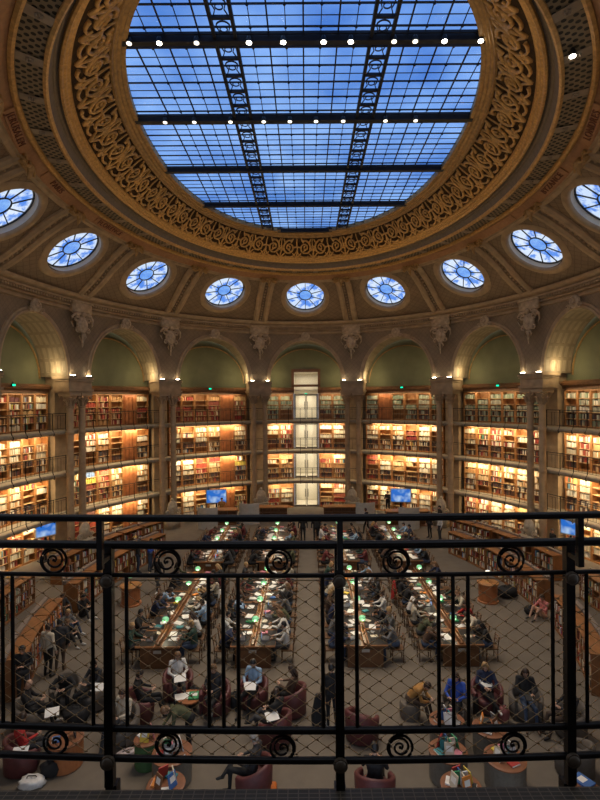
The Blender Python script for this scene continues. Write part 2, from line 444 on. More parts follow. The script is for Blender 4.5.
for k in range(NM):
    s0 = k * L; fl = 1 if k % 2 else -1
    q0 = .68
    stroke([(s0 + fl * (.44 - .37 * a / 18) * cos(a * .62 + 1.2), q0 + (.50 - .43 * a / 18) * sin(a * .62 + 1.2)) for a in range(19)], .06)
    stroke([(s0 + fl * .53 * cos(a * .22 - 2.0), .66 + .60 * sin(a * .22 - 2.0)) for a in range(9)], .05)
    for (x, y, dx, dy, bend) in ((-.25, .95, -.22, .28, .1), (.1, 1.02, .2, .24, -.1), (.3, .7, .25, .05, .1), (-.1, .62, .18, -.2, .1), (.08, .72, -.15, .12, .08), (-.42, .5, -.12, .3, -.1)):
        stroke([(s0 + fl * (x + dx * f + bend * f * f * .5), min(1.28, max(.02, y + dy * f))) for f in (0, .25, .5, .75, 1)], .055)
    for x in (-.18, 0, .18):                # lotus at the lower edge between two scrolls
        stroke([(s0 + L / 2 + x * f * 1.5, .02 + .3 * f) for f in (0, .35, .7, 1)], .05)
    stroke([(s0 + L / 2 + .03 * sin(f * 6), .25 + 1.0 * f) for f in (0, .2, .4, .6, .8, 1)], .045)
struct(mb.build('trim_15', [GOLD], smooth=True), 'gilded scrollwork frieze of spirals and leaves', 'trim')

# ribs over each pier, with bead strip
mb = MB(); mbd = MB()
for pt in PT:
    for sx in (-.36, .36):
        rows = []
        for k in range(15):
            i, z = cprof(CL[-1] * k / 14)
            dn = (.3 if 0 < k < 14 else .05)
            row = []
            for (x, h) in ((-.2, 0), (-.2, .1), (-.14, .14), (-.08, .2), (.08, .2), (.14, .14), (.2, .1), (.2, 0)):
                row.append(P(pt + (sx + x) / speed(pt, i), i + h * .58, z - h * .81))
            rows.append(row)
        mb.grid(rows)
    for k in range(1, 16):
        i, z = cprof(CL[-1] * k / 16); c = P(pt, i + .03, z - .05); mbd.sphere(c, .07, 6, 4)
struct(mb.build('trim_16', [STONE]), 'paired stone ribs rising between the oval windows', 'trim')
struct(mbd.build('trim_17', [STONE]), 'bead strips between the paired ribs', 'trim')

# ------------------------------------------------------------------ oval windows
mg = glass_mat('patterned_glass', (1, 1, 1), attr=True, gloss=.04)
DRUM = mat('white_drum', (.62, .60, .52), .6, var=.06)
def oculus():
    """local: x tangent, y up the slope, z out of the room"""
    e = {}
    m = MB(); prof = [(OR - .02, .02), (OR, -.12), (OR + .1, -.16), (OR + .2, -.1), (OR + .3, -.12), (OR + .42, -.03), (OR + .46, .06)]
    n = 48; m.grid([[(r * cos(2 * pi * k / n), r * sin(2 * pi * k / n), z) for k in range(n)] for r, z in prof], closed_u=True)
    e['window_frame'] = (m.mesh('window_frame', [STONE], True))
    m = MB(); m.grid([[(r * cos(2 * pi * k / n), r * sin(2 * pi * k / n), z) for k in range(n)] for r, z in ((OR, -.1), (OR - .01, .30), (OR - .08, .32))], closed_u=True)
    e['window_reveal'] = m.mesh('window_reveal', [DRUM], True)
    m = MB(); z = .28; NP = 10
    def ringt(r, w, q=40): m.tube([(r * cos(2 * pi * k / q), r * sin(2 * pi * k / q), z) for k in range(q)], w, 4, closed=True)
    ringt(.46, .035); ringt(OR - .04, .03)
    for k in range(NP):
        a = 2 * pi * (k + .5) / NP; m.tube([(.46 * cos(a), .46 * sin(a), z), (OR * cos(a), OR * sin(a), z)], .03, 4)
    e['window_sash'] = m.mesh('window_sash', [STEEL])
    m = MB(); nr, na = 22, 160; rows = []; cols = []
    for j in range(nr + 1):
        r = (OR - .03) * j / nr + .001; row = []
        for k in range(na):
            a = 2 * pi * k / na; row.append((r * cos(a), r * sin(a), z + .02))
            pa = ((a / (2 * pi) * NP) + .5) % 1.0; da = abs(pa - .5) * 2
            blue = (.16, .36, .86); white = (.95, .98, 1.0)
            nz = noise.noise((r * 2.2 * cos(a) + 7, r * 2.2 * sin(a), .3)) + .45 * noise.noise((r * 7 * cos(a), r * 7 * sin(a), 2.2))
            if r < .45: f = .35 + .3 * nz; white = (.55, .85, 1.0)
            else:
                rr = (r - .46) / (OR - .46)
                edge = max(0, rr - .62) * 1.5 + max(0, da - .6) * .8
                f = .52 + edge + nz * 1.5 + .35 * noise.noise((r * 14 * cos(a), r * 14 * sin(a), 5.1))
            f = min(1, max(0, f)); f = f * f * (3 - 2 * f)
            cols.append(tuple(blue[q] + (white[q] - blue[q]) * f for q in range(3)))
        rows.append(row)
    m.grid(rows, closed_u=True); m.col = cols
    e['window_pane'] = m.mesh('window_pane', [mg])
    return e
OC = oculus(); wn = 2
for k in range(-5, 6):
    tc = bay(k)[2]
    c = P(tc, 2.75, 16.55)
    tan = (P(tc + .01, 2.75, 16.55) - P(tc - .01, 2.75, 16.55)).normalized()
    up = (P(tc, 3.45, 17.12) - P(tc, 2.0, 15.99)).normalized()
    out = tan.cross(up); 
    if out.z < 0: out = -out; tan = -tan
    M = Matrix((tan, up, out)).transposed().to_4x4(); M.translation = c
    w = empty('window_%d' % wn); w.matrix_world = M @ Matrix.Rotation(k * .7, 4, 'Z') if False else M
    nm = {0: 'round ten-petal window straight above the glass doors'}.get(k, 'round ten-petal stained window, %s %s of the one above the doors' % (ORD[abs(k) - 1], 'left' if k < 0 else 'right'))
    struct(w, nm, 'window', 'round windows of the cove')
    for pn_, me in OC.items(): put(pn_, me, w)
    wn += 1

# consoles at the head of the ribs, cartouches on the piers, medallions over the arches, lettered tablets
def spiral(cx, cz, r0, turns, fl, n=18, y=0.0, r1=.15):
    return [(cx + fl * r0 * (1 - (1 - r1) * k / n) * cos(turns * 2 * pi * k / n), y, cz + r0 * (1 - (1 - r1) * k / n) * sin(turns * 2 * pi * k / n)) for k in range(n + 1)]
m = MB()
m.box((0, .0, .0), (1.15, .28, .14)); m.box((0, -.06, -.12), (.9, .24, .12))
for s in (-1, 1):
    m.tube(spiral(s * .42, -.12, .2, 1.6, s, y=-.16), .055, 5)
    m.tube([(s * .1, -.2, -.05), (s * .25, -.24, -.22), (s * .42, -.2, -.3), (s * .62, -.14, -.2)], [.08, .07, .05, .03], 6)
m.sphere((0, -.2, -.2), .17, 8, 6, sc=(1, .7, 1.2)); m.tube([(0, -.2, -.3), (0, -.16, -.5), (0, -.1, -.62)], [.1, .07, .02], 6)
CONS = m.mesh('ceiling_console', [GOLD_D], True)
for pt in PT:
    if abs(pt) > R(130): continue
    j = [abs(abs(pt) - x) < .01 for x in PIERS].index(True)
    c = P(pt, 4.15, 17.5); o = put('ceiling_console', CONS, None, c, yaw(pt))
    tag(o, 'gilded scrolled console heading the ribs, %s %s of the glass doors' % (ORD[j], 'left' if pt < 0 else 'right'), 'ornament', 'rib consoles')
RELIEF = mat('relief_stone', (.46, .35, .23), .7, var=.25, scale=5, bump=.2)
def cartouche_mesh():
    m = MB()
    m.box((0, .03, .95), (1.3, .3, .5)); m.box((0, 0, 1.24), (1.42, .36, .1)); m.box((0, .02, .68), (1.1, .22, .08))
    m.sphere((0, -.04, .05), .42, 14, 8, sc=(.9, .45, 1.15)); m.sphere((0, -.2, .05), .26, 10, 6, sc=(.8, .35, 1.2))
    for s in (-1, 1):
        m.tube(spiral(s * .42, .36, .24, 1.5, s, y=-.1), .065, 5)
        m.tube(spiral(s * .36, -.26, .17, 1.4, -s, y=-.1), .05, 5)
        m.tube([(s * .2, -.1, .6), (s * .5, -.12, .62), (s * .72, -.08, .4), (s * .74, -.05, .12), (s * .6, -.04, -.12)], [.07, .08, .07, .05, .03], 6)
        m.tube([(s * .1, -.1, -.4), (s * .22, -.08, -.6), (s * .12, -.06, -.8)], [.06, .05, .02], 5)
    m.tube([(0, -.12, -.45), (0, -.1, -.75), (0, -.06, -1.15)], [.1, .08, .03], 6)
    m.sphere((0, -.16, .62), .15, 8, 6)
    return m.mesh('carved_cartouche', [RELIEF], True)
CART = cartouche_mesh()
m = MB(); m.lathe([(.02, -.1), (.2, -.1), (.24, -.04), (.3, -.08), (.36, -.02), (.36, .06)], 20)
for v in range(len(m.v)): x, y, z = m.v[v]; m.v[v] = (x, z, y)
for q in range(8): m.sphere((.15 * cos(q * pi / 4), -.12, .15 * sin(q * pi / 4)), .06, 6, 4)
m.tube(spiral(-.4, -.25, .16, 1.3, -1, y=-.03), .045, 5); m.tube(spiral(.4, -.25, .16, 1.3, 1, y=-.03), .045, 5)
MED = m.mesh('keystone_medallion', [RELIEF], True)
for pt in PT:
    if abs(pt) > R(70): continue
    j = [abs(abs(pt) - x) < .01 for x in PIERS].index(True)
    o = put('carved_cartouche', CART, None, P(pt, .30, 13.35), yaw(pt)); o.scale = (1.08, 1, 1.08)
    tag(o, 'carved stone shield cartouche above %s column pair %s of the doors' % (ORD[j], 'left' if pt < 0 else 'right'), 'ornament', 'pier cartouches')
for k in range(-3, 4):
    tc = bay(k)[2]; o = put('keystone_medallion', MED, None, P(tc, .2, 13.98), yaw(tc))
    tag(o, 'round stone rosette over the arch ' + ('of the glass doors' if k == 0 else '%s %s of the doors' % (ORD[abs(k) - 1], 'left' if k < 0 else 'right')), 'ornament', 'keystone rosettes')
NAMES = {-5: 'JERUSALEM', -4: 'PARIS', -3: 'FLORENCE', 4: 'BYZANCE', 5: 'LONDRES'}
for k in range(-5, 6):
    tc = bay(k)[2]
    up = (P(tc, 4.62, 17.80) - P(tc, 4.2, 17.5)).normalized()
    tan = (P(tc + .01, 4.4, 17.6) - P(tc - .01, 4.4, 17.6)).normalized()      # to the right for one who looks outward
    nrm = tan.cross(up)                                                        # toward the room
    M = Matrix((tan, up, nrm)).transposed().to_4x4(); M.translation = P(tc, 4.42, 17.64)
    m = MB()
    m.box((0, 0, .02), (2.3, .36, .05))
    t_ = m.build('name_tablet', [TABLET]); t_.matrix_world = M
    tag(t_, ('russet tablet lettered %s above a round window' % NAMES[k]) if k in NAMES else 'russet tablet above the round window %s' % ('over the glass doors' if k == 0 else '%s %s of the doors' % (ORD[abs(k) - 1], 'left' if k < 0 else 'right')), 'tablet', 'city tablets')
    if k in NAMES:
        cu = bpy.data.curves.new('lettering', 'FONT'); cu.body = NAMES[k]; cu.size = .36; cu.extrude = .012; cu.align_x = 'CENTER'; cu.align_y = 'CENTER'
        cu.space_character = 1.15; cu.materials.append(LETTER)
        lo = bpy.data.objects.new('lettering', cu); C.objects.link(lo); dg_ = bpy.context.evaluated_depsgraph_get(); dg_.update(); lm = bpy.data.meshes.new_from_object(lo.evaluated_get(dg_)); bpy.data.objects.remove(lo); put('lettering', lm, t_, (0, 0, .06))

# ------------------------------------------------------------------ glass roof
SKZ = 19.86
sky_glass = glass_mat('blue_roof_glass', (.2, .45, 1), gloss=.03, patches=(.30, (.13, .30, .70), (.40, .62, .98)))
w = empty('window_1'); struct(w, 'large oval blue glass roof on steel girders', 'window')
sa, sb = ring(7.75)
m = MB(); m.face([P(2 * pi * k / 96, 7.7, SKZ + .06) for k in range(96)]); m.build('window_pane', [sky_glass], w)
EX = expo(7.75)
def xs_at(y):  q = 1 - abs(y / sa) ** EX; return sb * q ** (1 / EX) if q > 0 else 0
def ys_at(x):  q = 1 - abs(x / sb) ** EX; return sa * q ** (1 / EX) if q > 0 else 0
GY = [-10.86, -6.61, -2.36, 1.89, 6.14, 10.4]; GX = [-2.33, 2.33]
m = MB(); mt = MB(); mo = MB()
for gy in GY:
    xx = xs_at(gy)
    if xx < .5: continue
    m.box((0, gy, SKZ - .09), (2 * xx, .20, .20)); m.box((0, gy - .2, SKZ - .02), (2 * xx, .05, .08)); m.box((0, gy + .33, SKZ - .02), (2 * xx, .06, .12))
    x = -xx + .3
    while x < xx - .3:                         # half-ring tracery beside the cross girder
        mo.tube([(x + .24 * cos(a * pi / 8), gy + .30 - .24 * sin(a * pi / 8), SKZ - .03) for a in range(9)], .022, 4)
        x += .58
for gx in GX:
    yy = ys_at(gx)
    for s in (-.31, .31): m.box((gx + s, 0, SKZ - .06), (.10, 2 * yy, .14))
    y = GY[0]
    while y < yy:
        if y > -yy:
            m.box((gx, y, SKZ - .05), (.6, .08, .1))
            mo.tube([(gx + .11 * cos(a * pi / 6), y + .50 + .11 * sin(a * pi / 6), SKZ - .02) for a in range(12)], .02, 4, closed=True)
            mo.tube([(gx + .2 * cos(a * pi / 8), y + .38 - .2 * sin(a * pi / 8), SKZ - .02) for a in range(9)], .024, 4)
            for s in (-1, 1): mo.tube([(gx + s * .2, y + .38, SKZ - .02), (gx + s * .13, y + .6, SKZ - .02), (gx + s * .2, y + .8, SKZ - .02)], .02, 4)
        y += .85
x = -6.0
k = 0
for q in range(-5, 6):
    for (off, thick) in ((0, 1), (.515, 0)):
        x = q * 1.03 + off
        if min(abs(x - g) for g in GX) < .35: continue
        yy = ys_at(x)
        if yy < .4: continue
        if thick: m.box((x, 0, SKZ - .01), (.046, 2 * yy, .04))
        else:
            mt.box((x, 0, SKZ), (.024, 2 * yy, .03))
            y = -6.61 - .85 * 5
            while y < yy:
                if -yy < y + .425 < yy: mt.sphere((x, y + .425, SKZ - .02), .05, 6, 4)
                y += .85
y = -6.61 - .425 * 10; k = 0
while y < sa:
    xx = xs_at(y)
    if min(abs(y - g) for g in GY) > .3 and xx > .2:
        if k % 2: m.box((0, y, SKZ), (2 * xx, .048, .04))
        else: mt.box((0, y, SKZ), (2 * xx, .024, .02))
    y += .425; k += 1
m.build('window_girder', [STEEL], w); mt.build('glazing_bar', [STEEL], w); mo.build('girder_tracery', [STEEL], w)

# spotlights on the girders
def spot_fixture():
    m = MB(); m.box((0, 0, .14), (.05, .05, .16)); m.lathe([(.05, .08), (.09, .0), (.09, -.1), (.0801, -.1)], 10)
    g = MB(); g.lathe([(.078, -.101), (.078, -.125), (.03, -.14)], 10)
    return m.mesh('spot_housing', [DARK]), g.mesh('spot_lens', [BULB_W])
SH, SLN = spot_fixture(); LENS_OFF = mat('dim_spot_lens', (.5, .5, .5), .3, emit=(1, .9, .7), estr=2.5, var=0)
SLD = SLN.copy(); SLD.materials[0] = LENS_OFF
LIGHTS = []
def light(kind, name, loc, power, col, **kw):
    l = bpy.data.lights.new(name, kind); l.energy = power; l.color = col
    for a, v in kw.items():
        if a not in ('rot', 'target'): setattr(l, a, v)
    o = bpy.data.objects.new(name, l); C.objects.link(o); o.location = loc
    if 'target' in kw: o.rotation_euler = (Vector(kw['target']) - Vector(loc)).to_track_quat('-Z', 'Y').to_euler()
    LIGHTS.append(o)
    return o
for gi, (gy, pxs) in enumerate(((-6.61, (133, 163, 200, 252, 286, 326, 353, 396, 417, 446, 482)), (-2.36, (168, 197, 233, 266, 292, 318, 345, 387, 417)))):
    d = gy - CAMY
    for q, px in enumerate(pxs):
        x = (px - CX) / F * d
        o = empty('ceiling_spotlight', (x, gy - .12, SKZ - .14))
        put('spot_housing', SH, o); put('spot_lens', SLN if gi == 0 and q in (1, 3, 4, 5, 6, 9, 10) else SLD, o)
        tag(o, '%s spotlight from the %s end of the %s roof girder' % (ORD[q] if q < 12 else 'last', 'left', 'lamp-studded nearer' if gi == 0 else 'middle'), 'spotlight', 'girder spotlights')
for x, z, px in ((0, 0, 0),):
    o = empty('ring_spotlight', (6.86, -8.85, 17.80)); put('spot_housing', SH, o); put('spot_lens', SLN, o)
    tag(o, 'small bright spotlight set in the perforated ceiling ring', 'spotlight')

# ------------------------------------------------------------------ columns
def column_parts():
    m = MB(); m.box((0, 0, .25), (.6, .6, .5)); m.lathe([(.30, .5), (.32, .56), (.29, .62), (.25, .66), (.27, .72), (.22, .78)], 16)
    base = m.mesh('base', [STONE], False)
    m = MB(); m.lathe([(.215, .76), (.205, 2.4), (.185, 8.6), (.18, 8.62)], 18)
    for z in LV[1:]: m.lathe([(.2, z - .25), (.225, z - .2), (.225, z - .08), (.2, z - .03)], 14)
    shaft = m.mesh('shaft', [STONE], True)
    m = MB(); m.lathe([(.19, 8.58), (.23, 8.62), (.19, 8.68), (.2, 8.75), (.26, 9.0), (.37, 9.22), (.37, 9.26)], 14)
    for q in range(8):
        a = q * pi / 4
        m.tube([(.21 * cos(a), .21 * sin(a), 8.7), (.29 * cos(a), .29 * sin(a), 8.95), (.40 * cos(a), .40 * sin(a), 9.08), (.38 * cos(a), .38 * sin(a), 8.98)], [.07, .06, .05, .03], 5)
    for sx in (-1, 1):
        for sy in (-1, 1): m.sphere((sx * .34, sy * .34, 9.18), .09, 7, 5)
    m.box((0, 0, 9.36), (.86, .86, .16))
    cap = m.mesh('capital', [STONE], False)
    return base, shaft, cap
CB, CS, CCAP = column_parts()
for pt in PT:
    if abs(pt) > R(95): continue
    j = [abs(abs(pt) - x) < .01 for x in PIERS].index(True); side = 'left' if pt < 0 else 'right'
    rz = yaw(pt)
    m = MB(); m.box((0, .25, 9.92), (1.74, 1.2, .96)); m.box((0, .22, 9.6), (1.9, 1.3, .12)); m.box((0, .22, 10.3), (1.92, 1.34, .12)); m.box((0, .2, 10.16), (1.82, 1.26, .08))
    struct(m.build('pillar_impost', [STONE], None, P(pt, -.2, 0), rz), 'stone impost block over the %s column pair %s of the doors' % (ORD[j], side), 'impost')
    for s in (-1, 1):
        dt = s * .45 / speed(pt)
        o = empty('column', P(pt + dt, -.22, 0), rz)
        put('base', CB, o); put('shaft', CS, o); put('capital', CCAP, o)
        inner = (s > 0) == (pt < 0)
        struct(o, 'slender stone column, %s of the %s pair %s of the glass doors' % ('inner' if inner else 'outer', ORD[j], side), 'column', 'paired stone columns')
    # carved pedestal in front of each pair
    if abs(pt) < R(70):
        m = MB(); m.box((0, 0, .45), (1.0, .5, .9)); m.box((0, 0, .93), (1.1, .6, .08)); m.sphere((0, -.02, 1.45), .42, 14, 8, sc=(.95, .42, 1.25)); m.sphere((0, -.17, 1.5), .15, 10, 6, sc=(1, .5, 1))
        for q in (-1, 1): m.tube(spiral(q * .42, 1.12, .2, 1.5, q, y=-.08), .06, 5)
        m.sphere((0, 0, 2.02), .12, 8, 6)
        o = m.build('carved_pedestal', [mat('pale_stone', (.45, .38, .27), .7)], None, P(pt, .42, 0), rz, True)
        tag(o, 'pale carved shield on a pedestal before the %s column pair %s of the doors' % (ORD[j], side), 'pedestal', 'column pedestals')
    # uplights at the foot of the arches
    for s in (-1, 1):
        dt = s * .62 / speed(pt); p = P(pt + dt, .22, 10.36)
        m = MB(); m.box((0, 0, .04), (.34, .2, .08)); fx = m.build('uplight', [DARK], None, p, rz)
        g = MB(); g.box((0, 0, .10), (.22, .16, .035)); g.build('lamp_lens', [BULB], fx)
        tag(fx, 'small lit uplight on the %s side of the %s column pair %s of the doors' % ('near' if (s > 0) == (pt > 0) else 'door', ORD[j], side), 'uplight', 'arch uplights')
        pl = P(pt + s * 1.3 / speed(pt), -.75, 10.72)
        light('POINT', 'uplight_lamp', pl, 42, (1.0, .78, .46), shadow_soft_size=.08)

# ------------------------------------------------------------------ galleries
for L_ in (1, 2, 3):
    z = LV[L_]
    prof = [(-2.0, z - .02), (-.52, z - .02), (-.46, z - .06), (-.46, z - .16), (-.56, z - .2), (-.6, z - .27), (-1.2, z - .29), (-2.0, z - .29)]
    struct(sweep(prof, -R(112), R(112), 110).build('floor_%d' % L_, [SLAB]), 'narrow stone gallery floor, %s level up' % ORD[L_ - 1], 'gallery floor')
def gallery_railing(t0, t1, z, label):
    o = empty('gallery_railing', P((t0 + t1) / 2, -.52, z)); off = Vector(o.location)
    i0 = -.54; n = 12
    ln = speed((t0 + t1) / 2, i0) * (t1 - t0)
    m = MB()
    for (h, r) in ((.98, .022), (.86, .010), (.12, .012)):
        m.tube([P(t0 + (t1 - t0) * q / n, i0, z + h) - off for q in range(n + 1)], r, 5)
    m.build('handrail', [IRON], o)
    npost = max(3, round(ln / 1.0)); mbar = MB()
    for k in range(npost):
        t = t0 + (t1 - t0) * (k + .5) / npost
        b = lambda i, h: P(t, i, z + h) - off
        mp = MB(); mp.tube([b(i0, 1.0), b(i0, .1), b(i0 + .05, -.05), b(i0 + .14, -.16), b(i0 + .10, -.28), b(i0 + .03, -.24)], .025, 4); mp.build('railing_post', [IRON], o)
        for e in (.38, .62):
            tb = t + (t1 - t0) * e / npost
            if k < npost - 1 or e < .5:
                mbar = MB(); mbar.tube([P(tb, i0, z + .86) - off, P(tb, i0, z + .12) - off], .010, 4); mbar.build('baluster', [IRON], o)
    tag(o, label, 'railing', 'iron railings of the far galleries')
LN = ['ground floor', 'first gallery', 'second gallery', 'top gallery']
def bayname(k):
    return 'the glass door bay' if k == 0 else '%s bay %s of the doors' % (ORD[abs(k) - 1], 'left' if k < 0 else 'right')
for k in range(-3, 4):
    t0, t1, tc = bay(k)
    for L_ in (1, 2, 3):
        gallery_railing(t0, t1, LV[L_], 'thin black iron railing on the %s in %s' % (LN[L_], bayname(k)))

# ------------------------------------------------------------------ bookcases and books
NR = 5
def bookcase_meshes():
    h = 2.12
    m = MB(); d = .42
    for s in (-1, 1): m.box((s * .47, d / 2, h / 2), (.06, d, h))
    m.box((0, d - .01, h / 2), (.9, .02, h)); m.box((0, d / 2, .05), (.9, d, .1)); m.box((0, d / 2 - .02, h - .03), (.99, d + .04, .06))
    fr_ = m.mesh('bookcase', [OAK])
    m = MB(); m.box((0, d / 2 + .01, 0), (.9, d - .04, .03)); sh = m.mesh('shelf', [mat('pale_shelf_edge', (.55, .36, .18), .5)])
    m = MB(); m.box((0, d / 2, h / 2), (1, d, h), mi=0)
    m.box((0, -.02, h / 2), (.86, .05, h - .16)); 
    for q in (-.28, 0, .28): m.box((q, -.06, h / 2), (.2, .04, h - .4))
    dr = m.mesh('panel_door', [OAK_R])
    m = MB(); m.sphere((.36, -.1, 1.0), .035, 8, 6); kn = m.mesh('knob', [BRASS])
    return fr_, sh, dr, kn
BK, SHF, PDR, PKN = bookcase_meshes()
books = MB()
RED = [(.32, .035, .025), (.40, .07, .04), (.26, .03, .03), (.45, .13, .08), (.30, .08, .05)]
TAN = [(.55, .36, .16), (.48, .27, .11), (.62, .45, .26), (.38, .20, .09), (.66, .55, .36)]
PALE = [(.72, .66, .52), (.78, .74, .64), (.66, .58, .42), (.75, .70, .58), (.55, .5, .38)]
GRN = [(.24, .30, .20), (.30, .34, .24), (.38, .40, .30), (.20, .26, .18), (.42, .40, .30)]
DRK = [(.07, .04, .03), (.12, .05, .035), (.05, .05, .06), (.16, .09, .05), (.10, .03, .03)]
MIX = RED + TAN + PALE + DRK + [(.10, .16, .30), (.08, .22, .14), (.6, .5, .1), (.12, .26, .40)]
def fill_row(M, w, z, h, depth, pal, bw=(.05, .10), gap=.06, mbx=None, tilt=True):
    mbx = mbx or books
    x = -w / 2 + .01
    if rnd.random() < gap: return
    end = w / 2 - (rnd.random() * .5 * w if rnd.random() < .14 else 0)
    while x < end - .04:
        b = rnd.uniform(*bw)
        if rnd.random() < .04: x += b; continue
        hh = h * rnd.uniform(.70, .96); c = rnd.choice(pal); v = rnd.uniform(.75, 1.2); c = tuple(min(1, q * v) for q in c)
        dy = rnd.uniform(0, .05)
        n = len(mbx.v); bx = min(b, end - x) - .006
        for zz in (0, hh):
            for (xx, yy) in ((x, dy), (x + bx, dy), (x + bx, depth), (x, depth)):
                mbx.v.append(tuple(M @ Vector((xx, yy, z + zz))))
        for q in ((4, 5, 6, 7), (0, 1, 5, 4), (1, 2, 6, 5), (3, 0, 4, 7)):
            mbx.f.append(tuple(n + k for k in q)); mbx.mi.append(0); mbx.uv.append(None)
        mbx.col += [c] * 8
        x += b
BI = -1.55
def arcsplit(t0, t1, i, n):
    N = 120; cum = [0.0]
    for q in range(N): cum.append(cum[-1] + (P(t0 + (t1 - t0) * (q + 1) / N, i, 0) - P(t0 + (t1 - t0) * q / N, i, 0)).length)
    out = []
    for q in range(n):
        tgt = cum[-1] * (q + .5) / n
        k = max(x for x in range(N) if cum[x] <= tgt)
        out.append(t0 + (t1 - t0) * (k + (tgt - cum[k]) / (cum[k + 1] - cum[k])) / N)
    return out, cum[-1]
def place_bookcase(k, L_, q, t, wdt, panel, mode):
    loc = P(t, BI, LV[L_]); rz = yaw(t, BI)
    where = '%s, %s from left in %s' % (LN[L_], ORD[q], bayname(k).replace('the doors', 'doors'))
    if panel:
        o = put('cupboard', PDR, None, loc, rz); o.scale = (wdt, 1, 1); put('knob', PKN, o)
        tag(o, 'panelled cupboard on ' + where, 'cupboard', 'panelled cupboards'); return
    o = put('bookcase', BK, None, loc, rz); o.scale = (wdt, 1, 1)
    tag(o, 'oak bookcase on ' + where, 'bookcase', 'wall bookcases')
    rh = 1.94 / NR
    for r in range(1, NR):
        s_ = put('shelf', SHF, o, (0, 0, .1 + rh * r - .015))
    M = Matrix.Translation(loc) @ Matrix.Rotation(rz, 4, 'Z')
    for r in range(NR):
        low = r < 2
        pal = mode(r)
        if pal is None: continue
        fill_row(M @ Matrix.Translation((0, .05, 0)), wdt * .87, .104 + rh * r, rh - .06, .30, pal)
def mode_for(k, L_):
    side = -1 if k < 0 else (1 if k > 0 else 0)
    def f():
        x = rnd.random()
        if L_ == 3:
            if side < 0 or k == 0 and rnd.random() < .0: main = RED + TAN if k > -3 else MIX
            else: main = GRN if k >= 0 else MIX
            if k == 3: main = GRN + PALE
        elif L_ == 2:
            main = [PALE + TAN, RED + PALE, TAN + PALE, MIX, PALE][int(x * 5)]
        elif L_ == 1:
            main = [PALE, TAN + PALE, RED + TAN, PALE + TAN, MIX][int(x * 5)]
        else:
            main = [PALE, MIX, PALE + RED][int(x * 3)]
        empt = rnd.random() < (.08 if L_ < 3 else .02)
        def row(r):
            if empt and r > 1 and rnd.random() < .75: return None
            if rnd.random() < .06: return None
            if L_ in (1, 2) and r < 2: return (main + DRK + DRK) if rnd.random() < .7 else DRK  # dark bindings on the low rows put their shade into the colour
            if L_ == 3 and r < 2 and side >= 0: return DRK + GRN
            if rnd.random() < .35: return [main[rnd.randrange(len(main))]]
            return main
        return row
    return f()
for k in range(-3, 4):
    t0, t1, tc = bay(k)
    a0 = t0 + .82 / speed(t0, BI); a1 = t1 - .82 / speed(t1, BI)
    if k == 0:
        for L_ in range(4):
            w_ = (a1 - tdoor * 1.08) * speed(0, BI) / 2
            for q in range(4):
                if q < 2: t = a0 + (q + .5) * w_ / speed(0, BI)
                else: t = tdoor * 1.08 + (q - 2 + .5) * w_ / speed(0, BI)
                place_bookcase(k, L_, q, t, w_ * .98, False, mode_for(k, L_))
        continue
    n = 6; tq, ln = arcsplit(a0, a1, BI, n); w_ = ln / n
    for L_ in range(4):
        for q in range(n):
            t = tq[q]
            panel = (k in (-1, -2) and q == 4) or (k == 1 and L_ == 3 and q == 1)
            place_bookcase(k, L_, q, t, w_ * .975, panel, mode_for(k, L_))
# timber cornice over the bookcases
mb = MB()
for k in range(-4, 5):
    t0, t1, tc = bay(k); a0 = t0 + .75 / speed(t0); a1 = t1 - .75 / speed(t1)
    segs = [(a0, a1)] if k else [(a0, -tdoor), (tdoor, a1)]
    for x, y in segs:
        sweep([(-2.0, 9.48), (-1.45, 9.48), (-1.42, 9.62), (-1.3, 9.7), (-1.3, 9.82), (-1.5, 9.95), (-2.0, 9.97)], x, y, 8, mb=mb)
struct(mb.build('trim_18', [OAK_D]), 'timber cornice over the top bookcases', 'trim')
for k in (-3, -1, 1, 2):
    tc = bay(k)[2]; m = MB(); m.box((0, 0, 0), (.26, .06, .14)); m.box((0, .03, .12), (.04, .04, .12))
    g = MB(); g.box((0, -.04, 0), (.2, .02, .1))
    o = m.build('exit_light', [DARK], None, P(tc, -1.25, 9.85 if k != 2 else 9.8), yaw(tc)); g.build('light_panel', [GREEN_L], o)
    tag(o, 'small green lit exit light over the shelves of ' + bayname(k), 'exit light', 'exit lights')

# ------------------------------------------------------------------ the glass door tower
DY = ring(BACK)[0]
LOB = mat('lobby_white', (.78, .72, .60), .6, var=.03)
m = MB()
yb = DY + 2.4
m.face([(-1.0, yb, 0), (1.0, yb, 0), (1.0, yb, 11.3), (-1.0, yb, 11.3)])
for s in (-1, 1): m.face([(s * 1.0, DY, 0), (s * 1.0, yb, 0), (s * 1.0, yb, 11.3), (s * 1.0, DY, 11.3)])
for z in (0.0, 2.38, 4.81, 7.24, 9.75, 11.3): m.box((0, (DY + yb) / 2, z), (2.0, 2.4, .1))
for z in LV:
    for x in (-.45, .42): m.box((x, yb - .05, z + 1.1), (.5, .06, 2.0))
struct(m.build('wall_lobby', [LOB]), 'brightly lit white landing behind the glass doors', 'wall')
CLEAR = glass_mat('clear_door_glass', (.93, .93, .88), gloss=.06)
DFR = mat('bronze_door_frame', (.16, .14, .11), .5, .2)
